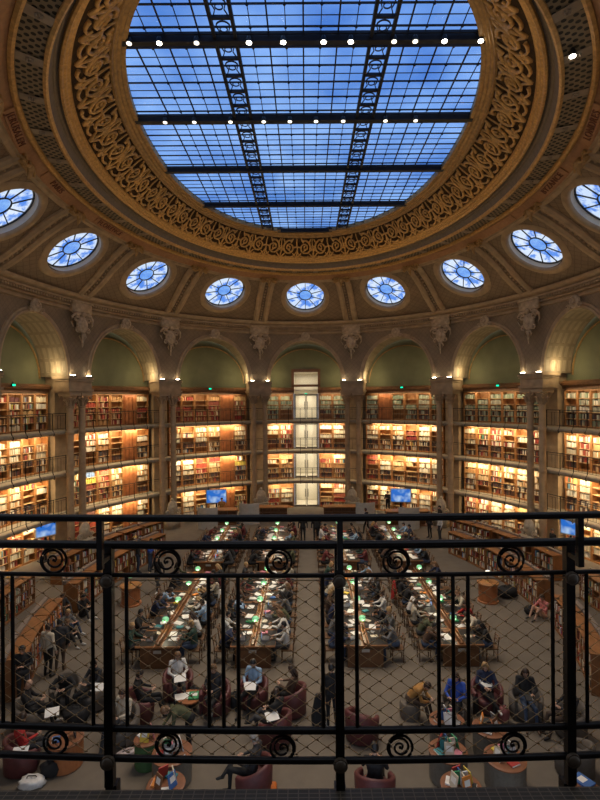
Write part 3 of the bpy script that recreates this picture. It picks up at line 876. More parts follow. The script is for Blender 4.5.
for n_, z in enumerate(LV):
    o = empty('door_%d' % (n_ + 1), (0, DY - .12, z))
    h = 2.12
    m = MB(); 
    for s in (-1, 1): m.box((s * .96, 0, h / 2), (.08, .14, h))
    m.box((0, 0, h - .02), (1.9, .14, .06)); m.box((0, .0, .02), (1.9, .14, .04))
    m.build('door_frame', [DFR], o)
    for s in (-1, 1):
        m = MB(); m.box((s * .05, -.02, h / 2), (.05, .06, h - .1)); m.box((s * .88, -.02, h / 2), (.05, .06, h - .1)); m.box((s * .465, -.02, h - .1), (.8, .06, .06)); m.box((s * .465, -.02, .1), (.8, .06, .1))
        lf = m.build('door_leaf', [DFR], o)
        g = MB(); g.face([(s * .07, -.02, .15), (s * .86, -.02, .15), (s * .86, -.02, h - .13), (s * .07, -.02, h - .13)]); g.build('door_pane', [CLEAR], lf)
        g = MB(); g.tube([(s * .12, -.1, .85), (s * .12, -.1, 1.5)], .022, 6); g.box((s * .12, -.06, .9), (.03, .1, .03)); g.box((s * .12, -.06, 1.45), (.03, .1, .03)); g.build('door_handle', [DARK], lf)
    struct(o, 'double glass doors before a bright white landing, %s' % LN[n_], 'door', 'stacked glass doors')
    m = MB(); m.box((0, DY - .2, z + 2.16), (.2, .05, .06)); e = m.build('exit_light', [GREEN_L]); tag(e, 'tiny green exit light over the glass doors of the %s' % LN[n_], 'exit light', 'exit lights')
o = empty('window_13', (0, DY - .1, 10.0))
m = MB()
for s in (-1, 1): m.box((s * 1.1, 0, .7), (.22, .2, 1.5))
m.box((0, 0, 1.38), (2.44, .22, .24)); m.box((0, 0, .12), (2.1, .2, .2))
m.build('window_frame', [OAK_D], o)
g = MB(); g.face([(-1, .02, .2), (1, .02, .2), (1, .02, 1.28), (-1, .02, 1.28)]); g.build('window_pane', [CLEAR], o)
struct(o, 'lit transom window in a timber frame above the top glass doors', 'window')
for z in list(LV) + [9.85]:
    light('AREA', 'landing_lamp', (0, DY + 1.2, z + (2.1 if z < 9.8 else 1.2)), 40 if z < 9.8 else 20, (1, .90, .74), shape='RECTANGLE', size=1.6, size_y=1.6)

# ------------------------------------------------------------------ strip lights of the shelves
for k in range(-4, 5):
    t0, t1, tc = bay(k)
    for L_ in range(4):
        pw = (95, 140, 120, 30)[L_] * (1.25 if k == 0 else 1.0)
        parts = [(tc, 5.0)] if k else [(-R(7.2), 1.75), (R(7.2), 1.75)]
        for (t, ln) in parts:
            p = P(t, -1.12, LV[L_] + 2.08); tgt = P(t, -1.75, LV[L_] + .75)
            o = light('AREA', 'shelf_lamp', p, pw * ln / 5.0, (1.0, .76, .46), shape='RECTANGLE', size=ln, size_y=.08)
            o.rotation_euler = Euler((R(38), 0, yaw(t)), 'XYZ')

# ------------------------------------------------------------------ viewing gallery in front of the camera
RY = CAMY + 2.2; SC_ = F / 2.2
def rx(px): return (px - CX) / SC_
def rz_(py): return EYE - (py - CY) / SC_
TW = R(.25)
def rp(px, z, dy=0.0):
    x = rx(px) * (2.2 + dy) / 2.2; e = .022 * x * x - x * sin(TW) * 2.2; x *= 1 + e / 2.2; return Vector((x, RY + dy + e, z))
GRATE = pattern_mat('perforated_metal_floor', (.045, .034, .020), (.16, .12, .075), 'brick', 11, rough=.55, bump=.3)
m = MB()
m.grid([[(x, y, 7.29) for x in (-3.2, 3.2)] for y in (RY - 3.0, RY - .005)], uvs=[[(x, y) for x in (-3.2, 3.2)] for y in (RY - 3.0, RY - .005)])
m.face([(-3.2, RY - .005, 7.29), (3.2, RY - .005, 7.29), (3.2, RY - .005, 7.1), (-3.2, RY - .005, 7.1)])
struct(m.build('floor_near', [GRATE]), 'dark perforated metal floor of the viewing gallery', 'gallery floor')
m = MB()
m.face([(-3.2, -25, 6.9), (3.2, -25, 6.9), (3.2, -25, 12.5), (-3.2, -25, 12.5)])  # unseen back, sides and ceiling, added to contain the light
for s in (-1, 1): m.face([(s * 3.2, -25, 6.9), (s * 3.2, -20.2, 6.9), (s * 3.2, -20.2, 12.5), (s * 3.2, -25, 12.5)])
m.face([(-3.2, -25, 12.5), (3.2, -25, 12.5), (3.2, -22.0, 12.5), (-3.2, -22.0, 12.5)])
struct(m.build('wall_unseen', [OAK_D]), 'unseen dark wall added behind the viewing gallery to contain light', 'wall')
rail = empty('balcony_railing', (0, RY, 7.29))
tag(rail, 'black wrought-iron balcony railing with scrolls and wire mesh in front', 'railing')
def part(mb_, name, m_, smooth=False):
    o = mb_.build(name, [m_], rail, smooth=smooth); o.matrix_parent_inverse = Matrix.Translation(-Vector((0, RY, 7.29))); return o
XS = [-330 + k * 40 for k in range(0, 33)]
def hrail(py, r, dy=0.0, flat=1.0):
    z = rz_(py) if not dy else EYE - (py - CY) / (F / (2.2 + dy))
    b = MB(); b.tube([rp(px, z, dy) for px in XS], r, 8, flat=flat); return b
part(hrail(518, .0155, -.10), 'guard_rail', IRON, True)
part(hrail(545, .0195, flat=.95), 'handrail', IRON, True)
part(hrail(575.5, .010), 'rail', IRON, True); part(hrail(730.5, .016), 'rail', IRON, True); part(hrail(760.5, .0155), 'rail', IRON, True)
part(hrail(580.5, .0022), 'mesh_wire', IRON_B)
for px in (-354, -124, 107.5, 337.5, 567.5, 798, 1028):
    b = MB(); w_ = .018
    z0, z1 = 7.29, rz_(545)
    p = rp(px, 0)
    b.box((p.x, p.y, (z0 + z1) / 2), (.038, .038, z1 - z0)); b.box((p.x, p.y + .03, 7.2), (.05, .05, .16))
    part(b, 'post', IRON)
    for py, r in ((579.5, .026), (761, .028)):
        b = MB(); z = rz_(py); b.sphere((p.x, p.y - .03, z), r, 12, 8, sc=(1, .6, 1))
        b.tube([(p.x, p.y - .02, z), (p.x, p.y - .036, z)], r * 1.12, 12)
        part(b, 'medallion', mat('worn_bronze', (.10, .075, .05), .5, .4), True)
    px2 = 337.5 + (px - 337.5) * 2.2 / 2.1 * 1.0
    q = rp(306 + (px - 306) * 1.043, 0, -.10); b = MB(); zt = EYE - (518 - CY) / (F / 2.1)
    b.box((q.x * 1.0, q.y, (zt + rz_(562)) / 2), (.024, .024, zt - rz_(562))); b.box((q.x, q.y + .05, rz_(556)), (.02, .10, .02))
    part(b, 'guard_post', IRON)
base_bars = [91, 125, 207, 221.5, 236.5]
for off in (-460, -230, 0, 230, 460):
    for px in base_bars:
        x = px + off
        if off == -230: x = {-23: -8, -8.5: 1, 6.5: 11}.get(px + off, x)
        b = MB(); b.tube([rp(x, rz_(575)), rp(x, rz_(731))], .0088, 6); part(b, 'baluster', IRON)
def scroll(px, py, r, fl):
    b = MB(); x0 = rp(px, 0); z0 = rz_(py)
    b.tube([(x0.x + r * cos(a * pi / 12), x0.y, z0 + r * sin(a * pi / 12)) for a in range(24)], .0062, 6, closed=True)
    n = 46; pts = [];
    for a in range(n + 1):
        rr = r * (1 - .86 * a / n); th = fl * (a / n * 1.9 * 2 * pi) - pi / 2
        pts.append((x0.x + rr * cos(th), x0.y, z0 + rr * sin(th)))
    b.tube(pts, [.0058 - .001 * a / n for a in range(n + 1)], 6)
    b.sphere((x0.x, x0.y, z0), .007, 8, 6)
    part(b, 'scroll', IRON, True)
for k, px in enumerate((-180, -63, 52.5, 166, 277.5, 395, 509.5, 624, 740)):
    scroll(px, 562 - (0 if 100 < px < 600 else 1), .057, 1 if k % 2 else -1)
for k, px in enumerate((-180, -63, 53, 165.5, 280, 397.5, 511, 626, 742)):
    scroll(px, 746 + (2 if px > 270 else 0), .054, -1 if k % 2 else 1)
# wire netting
b = MB(); zt, zb = rz_(581), rz_(757); pw_, ph_ = 21.0, 14.6; H_ = 757 - 581
for fl in (-1, 1):
    px = -420 - H_ * pw_ / ph_
    while px < 1060 + H_ * pw_ / ph_:
        pts = []
        for q in range(7):
            x = px + fl * (H_ * q / 6) * pw_ / ph_
            if -420 < x < 1060: pts.append(rp(x, zt + (zb - zt) * q / 6, .012))
        if len(pts) > 1: b.tube(pts, .0015, 4, caps=False)
        px += pw_
x = -420; r_ = 0
for r_ in range(0, int(H_ / ph_ * 2) + 1):
    py = 581 + r_ * ph_ / 2
    px = -420 + (pw_ / 2 if r_ % 2 else 0)
    while px < 1060:
        p = rp(px, rz_(py), .012)
        b.tube([p + Vector((-.006, 0, 0)), p + Vector((.006, 0, 0))], .0034, 4)
        px += pw_
part(b, 'wire_mesh', IRON_B)

# ------------------------------------------------------------------ people
def hexc(h): return srgb(tuple(int(h[k:k + 2], 16) / 255 for k in (0, 2, 4)))
CL_ = {}
def cloth(name, col):
    return mat('cloth_' + name.replace(' ', '_'), col, .85, var=.15, scale=8)
SKIN = [mat('skin_light', (.52, .31, .21), .55, var=.06), mat('skin_mid', (.40, .22, .13), .55, var=.06), mat('skin_deep', (.16, .08, .045), .5, var=.06)]
HAIR = {'dark brown': mat('hair_dark_brown', (.035, .018, .010), .5, var=.3, scale=40), 'black': mat('hair_black', (.010, .009, .009), .45, var=.3, scale=40),
        'light brown': mat('hair_light_brown', (.16, .085, .04), .5, var=.3, scale=40), 'grey': mat('hair_grey', (.35, .33, .30), .6, var=.2, scale=40), 'fair': mat('hair_fair', (.36, .23, .10), .5, var=.25, scale=40)}
TOPS = {'black': (.012, .012, .013), 'charcoal': (.03, .03, .033), 'navy': (.015, .022, .055), 'grey': (.13, .13, .13), 'white': (.62, .60, .56), 'cream': (.48, .42, .32), 'brown': (.09, .05, .03),
        'olive': (.07, .075, .035), 'pale blue': (.26, .38, .52), 'dark green': (.02, .05, .035), 'maroon': (.12, .02, .02), 'red': (.42, .03, .025), 'ochre': (.38, .19, .05), 'blue': (.03, .08, .38), 'pink check': (.5, .17, .15)}
TR = {'black': (.010, .010, .011), 'blue jeans': (.035, .055, .10), 'dark grey': (.04, .04, .042), 'brown': (.07, .045, .03), 'bare': None}
EYE_M = mat('eye_dark', (.01, .008, .007), .3); LIP = mat('lip', (.30, .10, .08), .5)
SHOE = {'black': mat('shoe_black', (.012, .012, .012), .5), 'white': mat('shoe_white', (.6, .58, .54), .6), 'brown': mat('shoe_brown', (.09, .045, .02), .5)}
def capsule(bm, p, q, r1, r2):
    p, q = Vector(p), Vector(q); vs = []
    for c, r in ((p, r1), (q, r2)):
        for j in range(5):
            a = -pi / 2 + pi * j / 4
            for k in range(1 if j in (0, 4) else 8):
                vs.append(bm.verts.new(c + r * Vector((cos(a) * cos(k * pi / 4), cos(a) * sin(k * pi / 4), sin(a)))))
    bmesh.ops.convex_hull(bm, input=vs)
def person_mesh(J, voxel=.02, coat=False):
    S = []; V = Vector
    g = 1.12 if coat else 1.0
    pel, wai, che, N, H = (V(J[k]) for k in ('pel', 'wai', 'che', 'N', 'H'))
    fd = V(J['fd']).normalized(); up = (H - N).normalized(); fd = (fd - up * fd.dot(up) * .6).normalized(); sd = fd.cross(up).normalized()
    bodx = (V(J['sh'][1]) - V(J['sh'][0])).normalized()
    S.append((pel - bodx * .075, pel + bodx * .075, .125, .125, 2))
    for s in (-1, 1):
        S.append((pel + bodx * .06 * s, wai + bodx * .05 * s, .115 * g, .11 * g, 1)); S.append((wai + bodx * .05 * s, che + bodx * .07 * s, .11 * g, .118 * g, 1))
    S.append((V(J['sh'][0]), V(J['sh'][1]), .07 * g, .07 * g, 1)); S.append((che, N, .12 * g, .07, 1))
    S.append((N, N + (H - N) * .6, .055, .052, 0))
    S.append((H - up * .03, H + up * .045, .078, .092, 0)); S.append((H - up * .07 + fd * .03, H + fd * .01, .052, .075, 0))
    S.append((H + fd * .085 - up * .005, H + fd * .10 - up * .025, .012, .016, 0))
    for s in (-1, 1):
        S.append((H + sd * .09 * s + up * .015, H + sd * .09 * s - up * .02, .017, .012, 0))
        k = 0 if s < 0 else 1
        sh, el, wr, kn = V(J['sh'][k]), V(J['el'][k]), V(J['wr'][k]), V(J['kn'][k])
        S.append((sh, el, .062 * g, .05 * g, 1)); S.append((el, wr, .048 * g, .034 * g, 1)); S.append((wr, kn, .028, .032, 0))
        hp, ke, an, to = V(J['hp'][k]), V(J['ke'][k]), V(J['an'][k]), V(J['to'][k])
        S.append((hp, ke, .092, .064, 2)); S.append((ke, an, .06, .042, J.get('shin', 2))); S.append((an - V((0, 0, .035)), to, .042, .036, 3))
    bm = bmesh.new()
    for (p, q, r1, r2, c) in S: capsule(bm, p, q, r1, r2)
    me = bpy.data.meshes.new('tmp'); bm.to_mesh(me); bm.free()
    o = bpy.data.objects.new('tmp', me); C.objects.link(o)
    md = o.modifiers.new('r', 'REMESH'); md.mode = 'VOXEL'; md.voxel_size = voxel
    sm = o.modifiers.new('s', 'SMOOTH'); sm.factor = .5; sm.iterations = 2
    dg = bpy.context.evaluated_depsgraph_get(); dg.update()
    ev = o.evaluated_get(dg); m2 = bpy.data.meshes.new_from_object(ev)
    bpy.data.objects.remove(o); bpy.data.meshes.remove(me)
    verts = [v.co.copy() for v in m2.vertices]; faces = [tuple(p.vertices) for p in m2.polygons]; mi = []
    for p in m2.polygons:
        c = p.center; best = 9; bc = 0
        for (a, b_, r1, r2, cat) in S:
            d = b_ - a; l2 = d.length_squared; f = 0 if l2 < 1e-9 else max(0, min(1, (c - a).dot(d) / l2))
            dd = (c - a - d * f).length - (r1 + (r2 - r1) * f)
            if dd < best: best, bc = dd, cat
        mi.append(bc)
    bpy.data.meshes.remove(m2)
    x = MB(); x.v = [tuple(v) for v in verts]; x.f = faces; x.mi = mi; x.uv = [None] * len(faces)
    for s in (-1, 1):                                  # eyes, then fingers
        x.sphere(tuple(H + fd * .083 + sd * .034 * s + up * .02), .012, 6, 4, mi=4)
        k = 0 if s < 0 else 1
        wr, kn = V(J['wr'][k]), V(J['kn'][k]); d = (kn - wr).normalized()
        side = d.cross(V((0, 0, 1)));
        if side.length < .2: side = V((1, 0, 0))
        side.normalize(); dn = side.cross(d).normalized()
        if dn.z > 0: dn = -dn
        for q, (o_, ln) in enumerate(((-.027, .062), (-.009, .075), (.009, .08), (.026, .072))):
            b0 = kn + side * o_
            x.tube([tuple(b0), tuple(b0 + d * ln * .55 + dn * .006), tuple(b0 + d * ln * .85 + dn * .012)], [.0095, .009, .007], 5, mi=0)
        b0 = wr + (kn - wr) * .3 - side * (-.03 * s)
        x.tube([tuple(b0), tuple(b0 + side * .03 * s + d * .03), tuple(b0 + side * .035 * s + d * .06 + dn * .01)], [.012, .010, .008], 5, mi=0)
    x.tube([tuple(H + fd * .088 - up * .055 - sd * .022), tuple(H + fd * .094 - up * .055), tuple(H + fd * .088 - up * .055 + sd * .022)], .007, 5, mi=5)
    body = x.mesh('person', [SKIN[0], EYE_M, EYE_M, EYE_M, EYE_M, LIP], True)
    hairs = {}
    for style in ('short', 'long'):
        hb = bmesh.new(); capsule(hb, H - up * .005 - fd * .012, H + up * .05 - fd * .012, .094, .1)
        if style == 'long':
            capsule(hb, H - fd * .05, H - fd * .075 - up * .2, .085, .055)
            for s in (-1, 1): capsule(hb, H + sd * .075 * s - fd * .02, H + sd * .085 * s - up * .17 - fd * .02, .04, .03)
        bmesh.ops.subdivide_edges(hb, edges=hb.edges[:], cuts=1, use_grid_fill=True)
        dele = []
        for f in hb.faces:
            c = f.calc_center_median() - H
            if c.dot(fd) > .03 and c.dot(up) < .055: dele.append(f)
            elif style == 'short' and c.dot(up) < -.06: dele.append(f)
        bmesh.ops.delete(hb, geom=dele, context='FACES')
        hm = bpy.data.meshes.new('hair'); hb.to_mesh(hm); hb.free(); hm.materials.append(HAIR['black'])
        for p in hm.polygons: p.use_smooth = True
        hairs[style] = hm
    return body, hairs
def sym(x, y, z): return ((-x, y, z), (x, y, z))
LEGS_D = dict(hp=sym(.09, .02, .55), ke=sym(.12, .45, .53), an=sym(.12, .40, .10), to=sym(.13, .56, .045))
LEGS_A = dict(hp=sym(.09, .02, .52), ke=sym(.13, .48, .53), an=sym(.14, .60, .10), to=sym(.16, .76, .045))
LEGS_S = dict(hp=sym(.09, 0, .90), ke=sym(.10, .03, .50), an=sym(.11, -.02, .10), to=sym(.14, .14, .045))
POSES = {
 'write': dict(pel=(0, 0, .57), wai=(0, .04, .75), che=(0, .14, .94), N=(0, .20, 1.08), H=(0, .29, 1.21), fd=(0, .7, -.7), sh=sym(.18, .17, 1.03), el=sym(.29, .33, .84), wr=((-.14, .52, .83), (.12, .54, .83)), kn=((-.08, .60, .83), (.07, .62, .83)), **LEGS_D),
 'type': dict(pel=(0, 0, .57), wai=(0, .0, .76), che=(0, .02, .97), N=(0, .04, 1.12), H=(0, .09, 1.27), fd=(0, .9, -.4), sh=sym(.19, .02, 1.07), el=sym(.25, .18, .84), wr=((-.12, .44, .83), (.12, .44, .83)), kn=((-.10, .53, .82), (.10, .53, .82)), **LEGS_D),
 'chin': dict(pel=(0, 0, .57), wai=(.01, .05, .75), che=(.04, .15, .94), N=(.06, .22, 1.07), H=(.09, .31, 1.19), fd=(.15, .8, -.55), sh=((-.13, .17, 1.02), (.22, .18, 1.00)), el=((-.27, .35, .84), (.25, .46, .84)), wr=((-.06, .50, .83), (.17, .42, 1.02)), kn=((.02, .53, .82), (.15, .40, 1.09)), **LEGS_D),
 'slump': dict(pel=(0, 0, .57), wai=(0, .08, .73), che=(0, .22, .88), N=(0, .33, .98), H=(.02, .45, 1.06), fd=(0, .5, -.9), sh=sym(.18, .30, .96), el=sym(.32, .42, .84), wr=((-.10, .58, .83), (.14, .54, .83)), kn=((-.02, .60, .82), (.06, .60, .82)), **LEGS_D),
 'armread': dict(pel=(0, 0, .55), wai=(0, -.06, .72), che=(0, -.12, .93), N=(0, -.12, 1.09), H=(0, -.05, 1.23), fd=(0, .75, -.65), sh=sym(.19, -.12, 1.04), el=sym(.27, .02, .80), wr=((-.12, .26, .80), (.12, .26, .80)), kn=((-.07, .33, .83), (.07, .33, .83)), **LEGS_A),
 'armcross': dict(pel=(0, 0, .55), wai=(0, -.05, .72), che=(.02, -.10, .93), N=(.02, -.10, 1.09), H=(.04, -.04, 1.23), fd=(.2, .85, -.45), sh=((-.17, -.10, 1.04), (.21, -.11, 1.03)), el=((-.27, .03, .80), (.28, .02, .80)), wr=((-.08, .24, .76), (.10, .24, .78)), kn=((.0, .29, .76), (.03, .30, .80)),
                  hp=sym(.09, .02, .52), ke=((-.12, .48, .53), (.04, .46, .66)), an=((-.13, .50, .10), (-.22, .62, .44)), to=((-.14, .66, .045), (-.27, .75, .38))),
 'stand': dict(pel=(0, 0, .94), wai=(0, 0, 1.08), che=(0, .01, 1.28), N=(0, 0, 1.45), H=(0, .03, 1.60), fd=(0, 1, -.15), sh=sym(.19, 0, 1.40), el=sym(.27, -.03, 1.13), wr=sym(.27, .06, .90), kn=sym(.26, .09, .81), **LEGS_S),
 'phone': dict(pel=(0, 0, .94), wai=(0, 0, 1.08), che=(0, .01, 1.28), N=(0, .02, 1.45), H=(0, .07, 1.59), fd=(0, .75, -.6), sh=sym(.19, 0, 1.40), el=sym(.25, .06, 1.14), wr=((-.06, .29, 1.18), (.12, .27, 1.15)), kn=((-.02, .35, 1.22), (.06, .32, 1.2)), **LEGS_S),
 'walk': dict(pel=(0, 0, .93), wai=(0, .02, 1.07), che=(0, .04, 1.27), N=(0, .05, 1.44), H=(0, .09, 1.59), fd=(0, 1, -.3), sh=sym(.19, .03, 1.39), el=((-.26, -.10, 1.13), (.27, .08, 1.14)), wr=((-.26, -.12, .90), (.27, .24, .96)), kn=((-.25, -.10, .81), (.25, .31, .93)),
              hp=sym(.09, 0, .90), ke=((-.10, .16, .51), (.10, -.02, .50)), an=((-.10, .20, .11), (.11, -.30, .16)), to=((-.11, .36, .05), (.12, -.18, .05))),
 'floor': dict(pel=(0, 0, .14), wai=(0, -.04, .32), che=(0, -.05, .54), N=(0, -.02, .70), H=(0, .05, .84), fd=(0, .8, -.6), sh=sym(.19, -.04, .65), el=sym(.27, .12, .44), wr=((-.12, .34, .50), (.12, .34, .50)), kn=((-.06, .41, .52), (.06, .41, .52)), hp=sym(.09, .02, .13), ke=sym(.14, .36, .48), an=sym(.14, .56, .10), to=sym(.16, .72, .045)),
 'bend': dict(pel=(0, -.06, .92), wai=(0, .08, 1.03), che=(0, .27, 1.13), N=(0, .42, 1.19), H=(0, .55, 1.22), fd=(0, .5, -.85), sh=sym(.19, .36, 1.15), el=sym(.24, .42, .90), wr=((-.12, .62, .78), (.12, .60, .78)), kn=((-.08, .69, .74), (.08, .67, .74)), hp=sym(.09, -.05, .89), ke=sym(.10, -.0, .50), an=sym(.11, -.05, .10), to=sym(.14, .11, .045)),
 'leanknee': dict(pel=(0, 0, .55), wai=(0, .10, .70), che=(0, .26, .84), N=(0, .38, .92), H=(.02, .50, .99), fd=(0, .7, -.7), sh=sym(.19, .33, .90), el=sym(.22, .40, .64), wr=((-.10, .58, .62), (.08, .56, .60)), kn=((-.04, .64, .62), (.02, .63, .60)), **LEGS_A),
}
PM = {k: person_mesh(v, .021) for k, v in POSES.items()}
PM['standcoat'] = person_mesh(POSES['stand'], .021, True)
def person(pose, loc, rz, top, tr, hair='dark brown', style='short', skin=0, shoe='black', label='', group=None, scale=1.0, bald=False):
    body, hairs = PM[pose]
    o = put('person', body, None, loc, rz)
    trm = SKIN[skin] if tr == 'bare' else cloth('trousers ' + tr, TR[tr])
    for i, mm in enumerate((SKIN[skin], cloth(top, TOPS[top]), trm, SHOE[shoe])):
        o.material_slots[i].link = 'OBJECT'; o.material_slots[i].material = mm
    if not bald:
        h = put('hair', hairs[style], o); h.material_slots[0].link = 'OBJECT'; h.material_slots[0].material = HAIR[hair]
    if scale != 1.0: o.scale = (scale,) * 3
    tag(o, label, 'person', group)
    return o

# ------------------------------------------------------------------ reading tables, chairs, lamps, papers
CHW = mat('dark_chair_wood', (.13, .065, .028), .5, var=.2)
def chair_proto():
    e = empty('wooden_chair', (0, 0, 0))
    m = MB(); m.box((0, 0, .435), (.42, .42, .035)); m.build('seat', [CHW], e)
    for sx in (-1, 1):
        m = MB(); m.tube([(sx * .18, .18, .42), (sx * .18, .19, 0)], .018, 5); m.build('leg', [CHW], e)
        m = MB(); m.tube([(sx * .18, -.19, .0), (sx * .18, -.19, .45), (sx * .18, -.25, .84)], .018, 5); m.build('leg', [CHW], e)
    m = MB()
    for h, y in ((.80, -.245), (.68, -.228)): m.tube([(-.18, y + .01, h), (0, y - .035, h), (.18, y + .01, h)], [.03, .03, .03], 6, flat=.5)
    m.build('backrest', [CHW], e)
    m = MB(); m.tube([(-.18, .185, .2), (.18, .185, .2)], .012, 5); m.tube([(-.18, -.19, .2), (.18, -.19, .2)], .012, 5); m.build('stretcher', [CHW], e)
    return e
CH0 = chair_proto(); chair_used = [False]
def chair(loc, rz, label):
    if not chair_used[0]:
        o = CH0; chair_used[0] = True
    else: o = copy_tree(CH0)
    o.location = loc; o.rotation_euler = (0, 0, rz); tag(o, label, 'chair', 'wooden chairs at the reading tables'); return o
TWD = 1.50
def table_proto(ln):
    e = empty('reading_table', (0, 0, 0))
    m = MB(); m.box((0, 0, .745), (TWD, ln, .05)); m.build('tabletop', [WALNUT], e)
    for s in (-1, 1):
        m = MB(); n = 6
        for k in range(n):
            y = -ln / 2 + ln * (k + .5) / n; m.box((s * .44, y, .772), (.60, ln / n - .12, .008))
        m.build('leather_inlay', [LEATHER], e)
        m = MB(); m.box((0, s * (ln / 2 - .12), .36), (TWD - .3, .06, .72)); m.box((0, s * (ln / 2 - .08), .36), (TWD - .6, .04, .5)); ep = m.build('end_panel', [OAK_D], e)
        m = MB(); m.box((0, s * (ln / 2 + .0), .60), (.26, .004, .10)); m.box((0, s * (ln / 2 - .03), .60), (.2, .06, .06)); m.build('number_plate', [mat('plate', (.42, .40, .36), .5)], ep)
    m = MB()
    for s in (-1, 1): m.box((s * .055, 0, .85), (.022, ln - .1, .16))
    m.box((0, 0, .80), (.10, ln - .1, .05)); m.build('divider', [WALNUT], e)
    return e
def lamp_proto():
    e = empty('desk_lamp', (0, 0, 0))
    m = MB(); m.lathe([(.05, 0), (.055, .015), (.012, .03), (.010, .34), (.03, .345)], 8); m.build('stem', [BRASS], e)
    m = MB(); m.sphere((0, 0, .43), .125, 14, 9, sc=(1, 1, .78)); m.build('lamp_shade', [GLOBE], e, smooth=True)
    return e
LP0 = lamp_proto(); lamp_used = [False]
LAPTOP_S = mat('laptop_screen', (.2, .3, .5), .3, emit=(.35, .5, .8), estr=.5, var=.3)
def laptop_proto():
    e = empty('laptop', (0, 0, 0))
    m = MB(); m.box((0, 0, .01), (.33, .23, .018)); m.build('base', [mat('laptop_grey', (.12, .12, .13), .4, .5)], e)
    m = MB(); m.box((0, .14, .12), (.33, .012, .22)); lid = m.build('lid', [DARK], e)
    m = MB(); m.face([(-.15, .133, .03), (.15, .133, .03), (.15, .133, .21), (-.15, .133, .21)]); m.build('screen', [LAPTOP_S], lid)
    return e
LT0 = laptop_proto(); lt_used = [False]
def take(proto, used):
    if not used[0]:
        used[0] = True; return proto
    return copy_tree(proto)
def paper_mesh(w, h, t=.006): m = MB(); m.box((0, 0, t / 2), (w, h, t)); return m.mesh('paper', [PAPER])
PA = [paper_mesh(.34, .25), paper_mesh(.46, .32), paper_mesh(.24, .33)]
def bookcol(name, c): return mat('cover_' + name, c, .6, var=.1)
def flat_book(w, h, t, mname, c):
    m = MB(); m.box((0, 0, t / 2), (w, h, t), mi=0); m.box((.006, 0, t / 2), (w, h - .012, t * .7), mi=1); return m.mesh('book', [bookcol(mname, c), PAPER])
BKC = {'red': (.42, .04, .03), 'blue': (.05, .14, .38), 'green': (.03, .26, .10), 'brown': (.20, .09, .04), 'cream': (.62, .54, .40), 'black': (.02, .02, .02), 'orange': (.62, .22, .04), 'yellow': (.70, .50, .06), 'pink': (.62, .22, .28), 'teal': (.05, .24, .26), 'white': (.72, .70, .66), 'grey': (.22, .22, .22)}
BKM = {n: flat_book(.17, .24, .035, n, c) for n, c in BKC.items()}
TNAMES = {}
lines = [(-5.02, 'outer left'), (-1.84, 'inner left'), (1.93, 'inner right'), (5.14, 'outer right')]
TBL = None; pcount = 0
